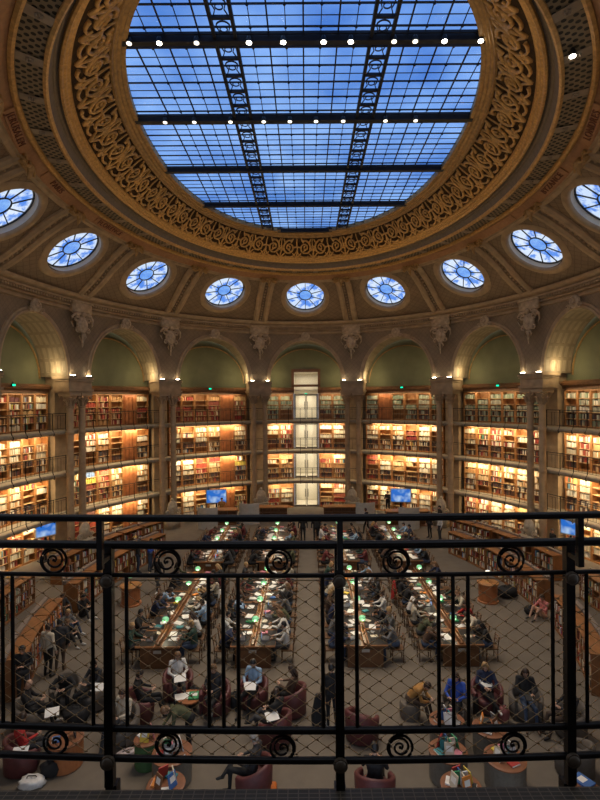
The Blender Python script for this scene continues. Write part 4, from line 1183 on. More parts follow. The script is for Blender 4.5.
for (tx, lname) in lines:
    for (y0, y1, rname) in ((-4.95, 2.35, 'near'), (3.75, 10.75, 'far')):
        ln = y1 - y0; tname = '%s %s table' % (rname, lname)
        if TBL is None: TBL = table_proto(7.15); tb = TBL
        else: tb = copy_tree(TBL)
        tb.location = (tx, (y0 + y1) / 2, 0); tb.scale = (1, ln / 7.15, 1)
        tag(tb, 'long walnut reading table with leather tops and green lamps, %s %s line' % (rname, lname), 'table', 'reading tables')
        for q in range(4):
            lp = take(LP0, lamp_used); lp.location = (tx, y0 + (1.0 + q * (ln - 2.0) / 3), .825)
            light('POINT', 'desk_lamp_bulb', lp.location + Vector((.0, -.16, .36)), 5.5, (1.0, .86, .62), shadow_soft_size=.08)
            tag(lp, 'green globe desk lamp, %s from the near end of the %s' % (ORD[q], tname), 'lamp', 'green desk lamps')
        for sx in (-1, 1):
            sname = 'centre' if (sx < 0) == (tx > 0) else 'outer'
            for q in range(8):
                y = y0 + .56 + q * (ln - 1.12) / 7
                seat = '%s seat, %s side of %s' % (ORD[q], sname, tname)
                ox = tx + sx * (TWD / 2 + .36)
                rz = R(90) if sx > 0 else R(-90)
                chair((ox + sx * .03, y, 0), rz, 'wooden chair at the ' + seat)
                occupied = rnd.random() < (.92 if rname == 'near' else .85)
                # matter on the table
                tz = .777
                if occupied or rnd.random() < .4:
                    k = rnd.random(); bx = tx + sx * rnd.uniform(.36, .42); by = y + rnd.uniform(-.06, .06)
                    if k < .33:
                        l_ = take(LT0, lt_used); l_.location = (bx, by, tz); l_.rotation_euler = (0, 0, rz); tag(l_, 'open laptop before the ' + seat, 'laptop', 'laptops on the tables')
                    elif k < .8:
                        p_ = put('paper', PA[rnd.randrange(3)], None, (bx, by, tz), rz + rnd.uniform(-.3, .3)); tag(p_, 'white papers before the ' + seat, 'paper', 'papers on the tables')
                    else:
                        cn = rnd.choice(list(BKM)); b_ = put('book', BKM[cn], None, (bx, by, tz), rz + rnd.uniform(-.4, .4)); tag(b_, '%s book before the %s' % (cn, seat), 'book', 'books on the tables')
                    if rnd.random() < .88:
                        bx = tx + sx * rnd.uniform(.22, .32); by = y + rnd.uniform(.34, .40)
                        if rnd.random() < .55:
                            p_ = put('paper', PA[rnd.choice((0, 2))], None, (bx, by, tz), rnd.uniform(0, 3)); tag(p_, 'loose white sheet beside the ' + seat, 'paper', 'papers on the tables')
                        else:
                            cn = rnd.choice(list(BKM)); b_ = put('book', BKM[cn], None, (bx, by, tz), rnd.uniform(0, 3)); tag(b_, '%s book lying beside the %s' % (cn, seat), 'book', 'books on the tables')
                if not occupied: continue
                top = rnd.choice(['black', 'black', 'charcoal', 'charcoal', 'navy', 'grey', 'white', 'cream', 'brown', 'olive', 'dark green', 'maroon', 'pale blue', 'black', 'navy'])
                fixed = {('near outer left table', 'outer', 0): ('dark green', 'type'), ('near outer left table', 'outer', 1): ('black', 'type'), ('near outer left table', 'outer', 4): ('pale blue', 'slump'), ('near outer right table', 'outer', 0): ('black', 'chin'), ('near outer right table', 'outer', 2): ('red', 'write'),
                         ('near outer right table', 'centre', 2): ('cream', 'type'), ('near outer right table', 'centre', 3): ('white', 'write'), ('near inner left table', 'centre', 0): ('white', 'type'), ('near inner left table', 'outer', 1): ('white', 'type'), ('near inner right table', 'outer', 0): ('grey', 'chin'), ('near inner right table', 'outer', 2): ('black', 'slump')}.get((tname, sname, q))
                pose = rnd.choice(['write', 'type', 'chin', 'write', 'slump', 'type'])
                if fixed: top, pose = fixed
                hc = rnd.choice(['dark brown', 'black', 'dark brown', 'black', 'light brown', 'fair']); st = rnd.choice(['short', 'long', 'short'])
                verb = {'write': 'bent over writing', 'type': 'sitting upright', 'chin': 'chin in hand', 'slump': 'slumped forward'}[pose]
                person(pose, (ox, y, .014), rz + rnd.uniform(-.12, .12), top, rnd.choice(['black', 'blue jeans', 'dark grey']), hc, st, 0 if rnd.random() < .72 else rnd.choice((1, 2)), 'black',
                       '%s haired reader in %s %s, %s' % (hc, top, verb, seat) if len(('%s haired reader in %s %s, %s' % (hc, top, verb, seat)).split()) <= 16 else 'reader in %s %s, %s' % (top, verb, seat), 'readers at the long tables', rnd.uniform(.95, 1.04))
                pcount += 1

# ------------------------------------------------------------------ low bookcases round the floor
LW, LH, LD = 1.55, 1.22, .62
TOPG = mat('grey_top_panel', (.20, .165, .14), .6, var=.1)
LOWW = mat('low_bookcase_wood', (.25, .105, .035), .45, var=.2, scale=4)
def low_proto():
    e = empty('low_bookcase', (0, 0, 0))
    m = MB(); m.box((0, 0, LH / 2), (LW, .04, LH)); m.box((0, 0, .05), (LW, LD, .1))
    for s in (-1, 1): m.box((s * (LW / 2 - .02), 0, LH / 2), (.04, LD, LH))
    for x in (-LW / 6, LW / 6): m.box((x, 0, LH / 2), (.03, LD - .02, LH))
    m.build('carcass', [LOWW], e)
    for z in (.44, .78):
        m = MB(); m.box((0, 0, z), (LW - .06, LD - .02, .025)); m.build('shelf', [LOWW], e)
    m = MB(); m.box((0, -.08, LH + .02), (LW, LD - .1, .045)); m.build('top', [LOWW], e)
    m = MB(); m.box((0, .26, LH + .06), (LW, .16, .14)); m.build('back_ledge', [TOPG], e)
    return e
LB0 = low_proto(); lb_used = [False]
ind = []     # individual books of the nearest low bookcases
IB = {}
def indiv_book(loc, rz, h, b, cn, label):
    key = (cn, round(h, 2), round(b, 2))
    if key not in IB:
        m = MB(); m.box((0, .10, h / 2), (b, .20, h), mi=0); m.box((0, .104, h / 2), (b * .8, .20, h - .02), mi=1); IB[key] = m.mesh('book', [bookcol(cn, BKC[cn]), PAPER])
    o = put('book', IB[key], None, loc, rz); tag(o, label, 'book', 'books in the nearest low bookcases'); return o
nind = 0
def low_unit(t, inset, label, individual=False, sname=''):
    global nind
    loc = P(t, inset, 0); rz = yaw(t, inset)
    o = take(LB0, lb_used); o.location = loc; o.rotation_euler = (0, 0, rz); tag(o, label, 'bookcase', 'low double-sided bookcases')
    M = Matrix.Translation(loc) @ Matrix.Rotation(rz, 4, 'Z')
    for r, z in enumerate((.10, .455, .795)):
        for c, x in enumerate((-LW / 3, 0, LW / 3)):
            w_ = LW / 3 - .10
            if individual and nind < 170:
                xx = -w_ / 2 + .03; q = 0
                if rnd.random() < .12: continue
                while xx < w_ / 2 - .03 and q < 9:
                    b = rnd.choice((.04, .05, .06)); h = rnd.choice((.22, .25, .28)); cn = rnd.choice(['red', 'brown', 'cream', 'white', 'blue', 'black', 'grey', 'brown', 'cream', 'orange'])
                    p = M @ Vector((x + xx, -.30, z + .012))
                    indiv_book(p, rz, h, b, cn, '%s book, %s in compartment %s of %s shelf, %s' % (cn, ORD[q], 'one two three'.split()[c], ('bottom', 'middle', 'top')[r], sname)); nind += 1
                    xx += b + .004; q += 1
            else:
                fill_row(M @ Matrix.Translation((x, -.30, 0)), w_, z + .012, .31, .22, MIX + PALE, bw=(.035, .07), gap=.1)
inner = [61, 68.2, 75.2, 82.0, 88.6]; inner2 = [101.5, 108.3, 115.0]; outer = [52, 58.4, 64.8, 71, 77]; outer2 = [90, 95.6, 101.2]
for side, sg in (('left', -1), ('right', 1)):
    for q, tdeg in enumerate(inner2):
        low_unit(sg * R(tdeg), 4.45, 'low oak bookcase nearest the camera at %s, %s of its run' % (side, ORD[q]), q < 2, 'near %s unit %s' % (side, 'one two three'.split()[q]))
    for q, tdeg in enumerate(inner):
        low_unit(sg * R(tdeg), 4.45, 'low oak bookcase of the inner curve at %s, %s from its far end' % (side, ORD[q]))
    for q, tdeg in enumerate(outer):
        low_unit(sg * R(tdeg), 2.3, 'low oak bookcase of the outer curve at %s, %s from its far end' % (side, ORD[q]))
    for q, tdeg in enumerate(outer2):
        low_unit(sg * R(tdeg), 2.3, 'low oak bookcase beside the wall at %s near the monitor, %s of its run' % (side, ORD[q]))
# brass lamps standing on the low bookcases
def shelf_lamp():
    e = empty('brass_lamp', (0, 0, 0))
    m = MB(); m.lathe([(.08, 0), (.085, .02), (.016, .04), (.014, .42)], 8); m.build('stem', [BRASS], e)
    m = MB(); m.lathe([(.02, .50), (.10, .47), (.13, .40), (.12, .39)], 12); m.build('lamp_shade', [BRASS], e, smooth=True)
    m = MB(); m.sphere((0, 0, .40), .05, 8, 5); m.build('bulb', [LAMPW], e)
    return e
SL0 = shelf_lamp(); sl_used = [False]
for side, sg in (('left', -1), ('right', 1)):
    for q, (tdeg, ins) in enumerate(((101.2, 2.35), (93, 2.35), (77, 2.35), (58.4, 2.35), (68.2, 4.5))):
        o = take(SL0, sl_used); o.location = P(sg * R(tdeg), ins + .05, LH + .045)
        tag(o, 'small brass domed lamp on a low bookcase at %s, %s from the camera' % (side, ORD[q]), 'lamp', 'brass lamps')
# round wooden plinths beside the tables
for side, px, py in (('right', 488, 601), ('left', 131, 604)):
    g = at(px, py, 0); e = empty('round_plinth', g)
    m = MB(); m.lathe([(.45, 0), (.45, .06), (.40, .08), (.40, .78)], 24); m.build('drum', [OAK_R], e)
    m = MB(); m.lathe([(.44, .78), (.47, .80), (.47, .84), (.45, .86)], 24); m.build('top', [OAK], e)
    tag(e, 'round red-brown wooden plinth on the carpet at %s of the tables' % side, 'plinth')
    l_ = empty('white_lamp', (g.x, g.y, .86)); m = MB(); m.lathe([(.07, 0), (.02, .03), (.015, .3)], 8); m.build('stem', [BRASS], l_); m = MB(); m.sphere((0, 0, .4), .13, 12, 8, sc=(1, 1, .8)); m.build('lamp_shade', [LAMPW if side == 'right' else GLOBE], l_, smooth=True)
    tag(l_, '%s globe lamp standing on the round wooden plinth at %s' % ('white' if side == 'right' else 'green', side), 'lamp')

# ------------------------------------------------------------------ information desks at the far end
def counter(x0, x1, y, label, shelves=True):
    e = empty('counter', ((x0 + x1) / 2, y, 0)); w_ = x1 - x0
    m = MB(); m.box((0, .3, .5), (w_, .5, 1.0)); m.box((0, 0.04, .04), (w_, .3, .08))
    for q in range(int(w_ / .6) + 1): m.box((-w_ / 2 + .03 + q * (w_ - .06) / max(1, int(w_ / .6)), .02, .52), (.05, .2, 1.0))
    m.build('carcass', [OAK_D], e)
    for z in (.36, .68):
        m = MB(); m.box((0, .02, z), (w_, .22, .03)); m.build('shelf', [OAK_D], e)
    m = MB(); m.box((0, .2, 1.06), (w_ + .1, .9, .06)); m.build('top', [OAK], e)
    tag(e, label, 'counter', 'information counters')
counter(-3.9, -1.45, 15.2, 'long wooden counter just left of the glass doors')
counter(1.25, 3.9, 15.2, 'long wooden counter just right of the glass doors')
counter(-7.0, -5.1, 14.4, 'wooden counter before the screen left of the doors')
counter(5.6, 8.6, 13.6, 'wooden counter before the screen right of the doors')
def screen_panel(px, w_, y, label):
    x = (px - CX) / F * (y - CAMY); m = MB(); n = 8
    m.grid([[(w_ * (q / n - .5), .25 * (2 * q / n - 1) ** 2, z) for q in range(n + 1)] for z in (0, 1.5)])
    m.grid([[(w_ * (q / n - .5), .25 * (2 * q / n - 1) ** 2 + .05, z) for q in range(n + 1)] for z in (1.5, 0)])
    m.grid([[(w_ * (q / n - .5), .25 * (2 * q / n - 1) ** 2, 1.5) for q in range(n + 1)], [(w_ * (q / n - .5), .25 * (2 * q / n - 1) ** 2 + .05, 1.5) for q in range(n + 1)]])
    o = m.build('screen_panel', [GREY_P], None, (x, y, 0)); tag(o, label, 'screen panel', 'grey screens')
screen_panel(248, 1.45, 14.3, 'curved grey screen beside the counter left of the glass doors')
screen_panel(206, 1.4, 13.0, 'curved grey screen below the blue monitor left of the doors')
screen_panel(365, 1.4, 14.3, 'curved grey screen beside the counter right of the glass doors')
screen_panel(409, 1.45, 12.6, 'curved grey screen below the blue monitor right of the doors')
TVB = bpy.data.materials.new('monitor_picture'); TVB.use_nodes = True
nt = TVB.node_tree; b_ = nt.nodes['Principled BSDF']; tc_ = nt.nodes.new('ShaderNodeTexCoord'); nz_ = nt.nodes.new('ShaderNodeTexNoise'); nz_.inputs['Scale'].default_value = 2.3; nz_.inputs['Detail'].default_value = 1
rp_ = nt.nodes.new('ShaderNodeValToRGB'); rp_.color_ramp.elements[0].color = (.02, .16, .62, 1); rp_.color_ramp.elements[1].color = (.45, .62, .85, 1); rp_.color_ramp.elements[0].position = .45; rp_.color_ramp.elements[1].position = .72
nt.links.new(tc_.outputs['Object'], nz_.inputs['Vector']); nt.links.new(nz_.outputs['Fac'], rp_.inputs['Fac']); nt.links.new(rp_.outputs['Color'], b_.inputs['Emission Color']); b_.inputs['Emission Strength'].default_value = .9; b_.inputs['Base Color'].default_value = (.01, .02, .04, 1)
def monitor(loc, rz, w_, h_, label):
    e = empty('monitor', loc, rz)
    m = MB(); m.box((0, .03, 0), (w_ + .12, .06, h_ + .12)); m.build('housing', [mat('pale_bezel', (.35, .34, .32), .5)], e)
    m = MB(); m.face([(-w_ / 2, -.002, -h_ / 2), (w_ / 2, -.002, -h_ / 2), (w_ / 2, -.002, h_ / 2), (-w_ / 2, -.002, h_ / 2)]); m.build('screen', [TVB], e)
    m = MB(); m.box((0, .08, -h_ / 2 - (loc[2] - h_ / 2) / 2), (.12, .06, loc[2] - h_ / 2)); m.box((0, .08, -loc[2] + .02), (.7, .5, .04)); m.build('stand', [DARK], e)
    tag(e, label, 'monitor', 'large blue monitors')
monitor((-6.9, 16.6, 1.62), .15, 1.45, .95, 'large bright blue monitor before the shelves left of the doors')
monitor((7.15, 16.4, 1.62), -.15, 1.45, .95, 'large bright blue monitor before the shelves right of the doors')
p = at(46, 530, 1.75); monitor(tuple(p), R(52), 1.05, .65, 'dark framed blue monitor beside the low bookcases at far left')
p = at(570, 527, 1.75); monitor(tuple(p), R(-52), 1.0, .8, 'blue monitor beside the low bookcases at far right')

# ------------------------------------------------------------------ armchairs, drums and people of the near end
BURG = mat('burgundy_leather', (.105, .028, .028), .55, var=.2); GREYC = mat('grey_upholstery', (.13, .11, .09), .9, var=.15); 
def tub_mesh():
    m = MB(); n = 20; R0, R1 = .46, .34; rows = []
    for k in range(n + 1):
        a = R(-38) + (R(180 + 76)) * k / n + pi     # open towards +y
        a = R(218) - 0 + 0 if False else R(142) + R(256) * k / n
        hgt = .60 + .24 * max(0, sin((k / n) * pi)) ** 1.5
        cx, sy = cos(a), sin(a)
        rows.append([(R1 * cx, R1 * sy, .22), (R1 * cx, R1 * sy, hgt - .05), ((R0 + R1) / 2 * cx, (R0 + R1) / 2 * sy, hgt), (R0 * cx, R0 * sy, hgt - .05), ((R0 - .02) * cx, (R0 - .02) * sy, .06), ((R0 - .06) * cx, (R0 - .06) * sy, .04)])
    m.grid(rows); m.face(rows[0][::-1]); m.face(rows[-1])
    back = m
    s = MB(); s.lathe([(.30, .05), (.36, .08), (.37, .34), (.36, .40), (.30, .425)], 20)
    return back, s
TB, TS = tub_mesh()
TUB = {}
for cn, mm in (('burgundy', BURG), ('grey', GREYC)): TUB[cn] = (TB.mesh('backrest', [mm], True), TS.mesh('seat', [mm], True))
def armchair(px, py, rz, cn, label, scale=1.0):
    g = at(px, py, 0); e = empty('armchair', g, rz); put('backrest', TUB[cn][0], e); put('seat', TUB[cn][1], e); e.scale = (scale,) * 3
    tag(e, label, 'armchair', None); return g
def sit(px, py, rz, cn, clabel, pose, top, tr, plabel, fwd=.0, **kw):
    g = armchair(px, py, rz, cn, clabel)
    f = Vector((-sin(rz), cos(rz), 0)) * (.02 + fwd)
    return person(pose, g + f, rz, top, tr, label=plabel, **kw)
def stool(px, py, rz, clabel, pose, top, tr, plabel, **kw):
    g = at(px, py, 0); m = MB(); m.lathe([(.26, 0), (.29, .05), (.29, .36), (.26, .42)], 20); o = m.build('ottoman', [GREYC], None, g, rz, True); tag(o, clabel, 'ottoman')
    return person(pose, g + Vector((0, 0, .012)), rz, top, tr, label=plabel, **kw)
# local +y faces away from the camera at rz = 0; rz = 180 faces the camera
sit(178, 697, R(200), 'burgundy', 'burgundy tub armchair under the reader in a white blouse', 'armread', 'white', 'dark grey', 'reader in white blouse looking down in a burgundy armchair', hair='light brown', style='long')
sit(215, 712, R(165), 'burgundy', 'burgundy tub armchair holding a reader with crossed legs in dark jacket', 'armcross', 'charcoal', 'black', 'reader in dark jacket and pink cap, legs crossed in burgundy armchair', hair='light brown')
sit(253, 706, R(160), 'burgundy', 'burgundy tub armchair under the reader in pale blue shirt', 'armread', 'pale blue', 'black', 'reader in pale blue shirt holding a page in burgundy armchair', hair='black')
sit(291, 712, R(70), 'burgundy', 'burgundy tub armchair turned sideways behind the blue shirted reader', 'armread', 'brown', 'black', 'long haired reader in brown with white pages, seated sideways', hair='dark brown', style='long')
sit(275, 741, R(60), 'burgundy', 'large burgundy tub armchair nearest below the sideways reader', 'armcross', 'black', 'dark grey', 'dark dressed reader curled in the large burgundy armchair', hair='dark brown')
sit(253, 793, R(75), 'burgundy', 'burgundy tub armchair at the lower edge under the grey haired reader', 'armcross', 'charcoal', 'black', 'grey haired reader in dark top, legs stretched, at lower edge', hair='grey')
sit(375, 803, R(-12), 'burgundy', 'burgundy tub armchair seen from behind under the laptop user', 'armread', 'black', 'black', 'person in black seen from behind in burgundy armchair with laptop', hair='black')
g = armchair(362, 737, R(-35), 'burgundy', 'empty burgundy tub armchair beside the standing man')
sit(141, 718, R(-75), 'burgundy', 'burgundy tub armchair seen from its back beside the white blouse', 'armread', 'black', 'black', 'dark dressed reader in armchair turned away beside the white blouse', hair='black')
sit(487, 710, R(168), 'burgundy', 'burgundy tub armchair under the fair haired reader in navy', 'armcross', 'navy', 'black', 'fair haired reader in navy with white shoes in burgundy armchair', hair='fair', style='long', shoe='white')
sit(526, 717, R(170), 'grey', 'grey tub armchair under the dark haired reader in black hoodie', 'armread', 'black', 'blue jeans', 'dark haired reader in black hoodie and jeans in grey armchair', hair='dark brown', style='long', shoe='brown')
sit(569, 735, R(95), 'grey', 'grey tub armchair behind the thick railing post', 'armread', 'charcoal', 'brown', 'reader behind the thick railing post in grey armchair', hair='light brown')
g = armchair(574, 772, R(30), 'grey', 'empty grey tub armchair lowest beside the railing post')
sit(456, 722, R(150), 'grey', 'dark grey tub seat under the reader in bright blue', 'armread', 'blue', 'black', 'reader in bright blue top seated beside the ochre sweater', hair='dark brown', style='long', shoe='brown')
stool(410, 716, R(-120), 'round grey ottoman under the reader in ochre sweater', 'leanknee', 'ochre', 'brown', 'reader in ochre sweater leaning forward over crossed knees', hair='dark brown')
sit(30, 729, R(-75), 'grey', 'grey tub armchair under the bald reader', 'armread', 'black', 'black', 'bald reader in black sunk in a grey armchair', bald=True, shoe='white')
sit(66, 706, R(-165), 'grey', 'dark tub armchair heaped with coats beside the bald reader', 'slump', 'black', 'black', 'dark haired reader in black behind the bald reader', hair='black')
sit(93, 706, R(150), 'grey', 'dark tub armchair beside the left thick railing post', 'armread', 'charcoal', 'black', 'dark dressed reader holding white paper beside the thick post', hair='black', shoe='white')
sit(24, 768, R(-60), 'burgundy', 'burgundy tub armchair under the reader in red', 'armread', 'red', 'dark grey', 'reader in bright red top seated at lower left', hair='dark brown', style='long')
sit(122, 741, R(160), 'grey', 'grey tub armchair holding a patterned coat', 'armread', 'cream', 'dark grey', 'reader in mottled grey coat beside the left thick post', hair='dark brown')
def standp(pose, px, py, rz, top, tr, label, z=0.0, **kw):
    return person(pose, at(px, py, z), rz, top, tr, label=label, **kw)
standp('bend', 188, 752, R(115), 'olive', 'black', 'standing person in olive jacket bending over the magazine drums', hair='light brown')
pm = standp('standcoat', 332, 727, R(8), 'black', 'black', 'standing man in black seen from behind, coat in hand', hair='black', shoe='white')
standp('phone', 23, 702, R(-160), 'black', 'dark grey', 'standing man in black looking at his phone, at the left', hair='black')
standp('standcoat', 48, 677, R(-20), 'cream', 'black', 'standing person in cream coat behind the man with a phone', hair='dark brown')
standp('standcoat', 60, 671, R(10), 'charcoal', 'brown', 'standing person in long dark coat with back turned, at the left', hair='black', shoe='brown')
standp('floor', 67, 634, R(-110), 'grey', 'blue jeans', 'fair haired person in grey sitting on the floor against the bookcase', hair='fair', shoe='white')
standp('floor', 66, 645, R(-105), 'black', 'black', 'person in black on the floor nearest the low bookcase end', hair='light brown', shoe='white')
standp('floor', 83, 617, R(-120), 'black', 'black', 'person in black with yellow scarf sitting on the floor', hair='black', shoe='white')
standp('floor', 62, 616, R(-125), 'charcoal', 'dark grey', 'person in charcoal sitting on the floor beside the yellow scarf', hair='dark brown', shoe='white')
standp('floor', 543, 618, R(110), 'pink check', 'bare', 'person in pink check shirt sitting on the floor against the bookcase', hair='dark brown', shoe='black')
standp('stand', 303, 542, R(180), 'black', 'black', 'person in black standing in the central aisle, left of the two', hair='black')
standp('standcoat', 316, 542, R(175), 'black', 'black', 'person in black coat standing in the central aisle, right of the two', hair='black')
standp('walk', 367, 534, R(60), 'black', 'black', 'person in black walking beside the far inner right table', hair='dark brown')
standp('stand', 138, 573, R(-60), 'black', 'blue jeans', 'person in black with jeans standing before the left low bookcases', hair='black')
standp('phone', 150, 571, R(-100), 'blue', 'blue jeans', 'person in blue top standing before the left low bookcases', hair='black')
standp('walk', 158, 592, R(160), 'black', 'dark grey', 'person in black walking beside the round plinth at left', shoe='white', hair='black')
standp('stand', 70, 570, R(150), 'black', 'black', 'person in black standing between the low bookcases at left', hair='light brown')
standp('stand', 430, 538, R(120), 'black', 'black', 'person in black standing beside the far outer right table', hair='black')
standp('stand', 440, 541, R(100), 'white', 'dark grey', 'person in white top standing at the far right tables', hair='black')
standp('stand', 222, 521, R(180), 'ochre', 'black', 'person in yellow standing before the left blue monitor', hair='black')
standp('phone', 388, 513, R(150), 'black', 'black', 'person in dark top before the right blue monitor', hair='dark brown')
standp('stand', 553, 560, R(100), 'black', 'black', 'person in black before the blue monitor at far right', hair='dark brown')
standp('stand', 440, 531, R(100), 'black', 'black', 'dark dressed person standing below the third column at right', hair='black')
# coat held by the standing man, red jacket on a chair
def draped(name, loc, rz, w_, h_, mm, label, cat='coat'):
    m = MB(); n, k = 10, 8; rows = []
    for j in range(k + 1):
        f = j / k; ww = w_ * (.35 + .65 * f ** .8) * (1 - .35 * max(0, f - .75) * 4 * .4)
        rows.append([(ww * (cos(2 * pi * q / n)) * .5, .10 * sin(2 * pi * q / n) * (1 + .4 * sin(q * 2.3)) * (.5 + f), -h_ * f * (1 - .06 * sin(q * 1.7))) for q in range(n)])
    m.grid(rows, closed_u=True); m.face(rows[0]); m.face(rows[-1][::-1])
    o = m.build(name, [mm], None, loc, rz, True); tag(o, label, cat); return o
pl = pm.location
draped('coat', (pl.x - .36, pl.y + .1, .86), .3, .5, .8, cloth('black', TOPS['black']), 'black coat hanging from the hand of the standing man')
draped('jacket', (5.14 - TWD / 2 - .56, -4.95 + .56 + 5.5 * (7.3 - 1.12) / 7, .95), R(90), .5, .75, cloth('red', TOPS['red']), 'bright red jacket hung behind a chair of the outer right table', 'jacket')
draped('jacket', (-5.02 + TWD / 2 + .58, -4.95 + .56 + 4.5 * (7.3 - 1.12) / 7, .95), R(90), .5, .75, cloth('white', TOPS['white']), 'white jacket hung behind a chair of the outer left table', 'jacket')

def drum(px, py, r, body, label, zt=.66, wood=True):
    g = at(px, py, zt); e = empty('magazine_drum', (g.x, g.y, 0))
    m = MB(); m.lathe([(r - .02, 0), (r, .03), (r, zt - .04)], 28); m.build('drum', [body], e)
    m = MB(); m.lathe([(r + .01, zt - .04), (r + .015, zt - .01), (r - .03, zt), (.02, zt)], 28); m.build('top', [mat('drum_top_wood', (.22, .085, .035), .5, var=.2) if wood else body], e)
    tag(e, label, 'display drum', 'magazine drums'); return g
def magazines(g, r, cols, where, zt=.66, stand=True):
    for q, cn in enumerate(cols):
        a = 2 * pi * q / len(cols) + .4; rr = r * .55
        x, y = g.x + rr * cos(a), g.y + rr * sin(a)
        if stand and q % 2 == 0:
            m = MB(); m.box((0, 0, .15), (.22, .025, .30), mi=0); m.box((0, -.0135, .17), (.14, .003, .12), mi=1)
            o = m.build('magazine', [bookcol(cn, BKC[cn]), PAPER], None, (x, y, zt + .004), a + pi / 2); o.rotation_euler = (R(-14), 0, a + pi / 2); o.location.z = zt + .008
            tag(o, '%s magazine propped upright on %s' % (cn, where), 'magazine', 'displayed magazines')
        else:
            o = put('magazine', BKM[cn], None, (x, y, zt + .004), a); tag(o, '%s magazine lying flat on %s' % (cn, where), 'magazine', 'displayed magazines')
def more_magazines(g, r, where, zt=.66):
    for q, cn in enumerate(rnd.sample(['cream', 'white', 'grey', 'blue', 'green', 'black', 'pink', 'teal'], 4)):
        a = q * pi / 2 + .2; m = MB(); m.box((0, 0, .14), (.2, .03, .28), mi=0); m.box((0, -.016, .16), (.14, .003, .1), mi=1)
        o = m.build('magazine', [bookcol(cn, BKC[cn]), PAPER], None, (g.x + r * .2 * cos(a), g.y + r * .2 * sin(a) + .02 * q, zt + .004), a)
        tag(o, '%s magazine standing at the middle of %s' % (cn, where), 'magazine', 'displayed magazines')
def cover(w_, h_, mname, c, mark):
    m = MB(); m.box((0, 0, .02), (w_, h_, .04), mi=0); m.box((0, .02, .042), (w_ * .6, h_ * .4, .003), mi=1); return m.mesh('magazine', [bookcol(mname, c), mark])
DR = [(172, 752, .46, GREY_F, 'grey magazine drum beside the bending person', ['white', 'black', 'cream', 'red', 'grey', 'brown'], 'the drum beside the bending person'),
      (166, 784, .40, DARK, 'dark magazine drum at the lower edge of the view, left half', ['cream', 'teal', 'red', 'orange', 'brown', 'white', 'blue'], 'the lowest drum of the left half'),
      (147, 738, .30, mat('green_drum', (.05, .12, .04), .7), 'small green drum with pink papers beside the left drums', ['pink', 'white', 'yellow'], 'the small green drum'),
      (447, 720, .44, GREY_F, 'grey magazine drum just below the blue topped reader', ['cream', 'red', 'black', 'brown', 'white', 'grey'], 'the drum below the blue top'),
      (448, 750, .44, GREY_F, 'grey magazine drum second below the blue topped reader', ['green', 'white', 'red', 'teal', 'cream', 'pink'], 'the second drum below blue top'),
      (461, 785, .42, GREY_F, 'magazine drum at the lower edge full of bright covers', ['yellow', 'blue', 'red', 'white', 'cream', 'pink', 'orange', 'black'], 'the drum of bright covers'),
      (489, 727, .40, GREY_F, 'grey magazine drum before the navy dressed reader', ['grey', 'black', 'orange', 'white', 'brown'], 'the drum before the navy reader'),
      (505, 757, .46, GREY_F, 'grey magazine drum beneath the iron scroll with yellow sheet', ['white', 'yellow', 'cream', 'red'], 'the drum under the right scroll'),
      (66, 738, .40, OAK_R, 'wooden drum with orange top beside the red dressed reader', ['black', 'blue'], 'the wooden drum beside red reader')]
for (px, py, r, body, lab, cols, where) in DR:
    g = drum(px, py, r, body, lab); magazines(g, r, cols, where)
    if r > .41: more_magazines(g, r, where)
# low table with green magazine, held books and pages
g = at(190, 697, .4); e = empty('low_table', (g.x, g.y, 0)); m = MB(); m.lathe([(.36, .38), (.36, .42)], 20); m.build('table_top', [OAK_R], e); m = MB(); m.lathe([(.2, 0), (.05, .03), (.05, .38)], 10); m.build('pedestal', [DARK], e); tag(e, 'small round table with a green magazine beside armchairs', 'table')
o = put('magazine', cover(.3, .36, 'green', BKC['green'], PAPER), None, (g.x + .12, g.y, .424), .1); tag(o, 'bright green magazine on the small round table', 'magazine')
o = put('paper', PA[1], None, (g.x - .2, g.y, .424), .3); tag(o, 'white paper beside the green magazine on the small table', 'paper')
o = put('magazine', cover(.30, .38, 'blue', BKC['blue'], PAPER), None, at(583, 780, .70), .5)
drum(585, 790, .36, GREY_F, 'grey drum carrying a blue book at the lower right corner'); tag(o, 'blue book with white cover patch at the lower right corner', 'book'); o.location.z = .668
def lap_item(px, py, z, kind, label, rz=0.0):
    p = at(px, py, z)
    if kind == 'paper': o = put('paper', PA[0], None, p, rz); tag(o, label, 'paper')
    else: o = put('book', BKM[kind], None, p, rz); tag(o, label, 'book')
    o.rotation_euler = (R(25), 0, rz); return o
for a in ((180, 678, .86, 'paper', 'white pages held by the reader in white blouse', .3), (214, 680, .84, 'paper', 'white page held by the reader with crossed legs'), (250, 686, .86, 'paper', 'white page in the hands of the pale blue shirt'),
          (272, 716, .86, 'paper', 'white pages read by the sideways seated reader', .4), (486, 683, .80, 'paper', 'white pages on the lap of the navy reader'), (52, 712, .86, 'paper', 'white pages held by the bald reader', .4), (98, 687, .86, 'paper', 'white sheet held beside the left thick post'),
          (528, 697, .86, 'black', 'black book on the lap of the hooded reader'), (20, 752, .84, 'paper', 'white papers on the lap of the red dressed reader', .2)):
    lap_item(*a)
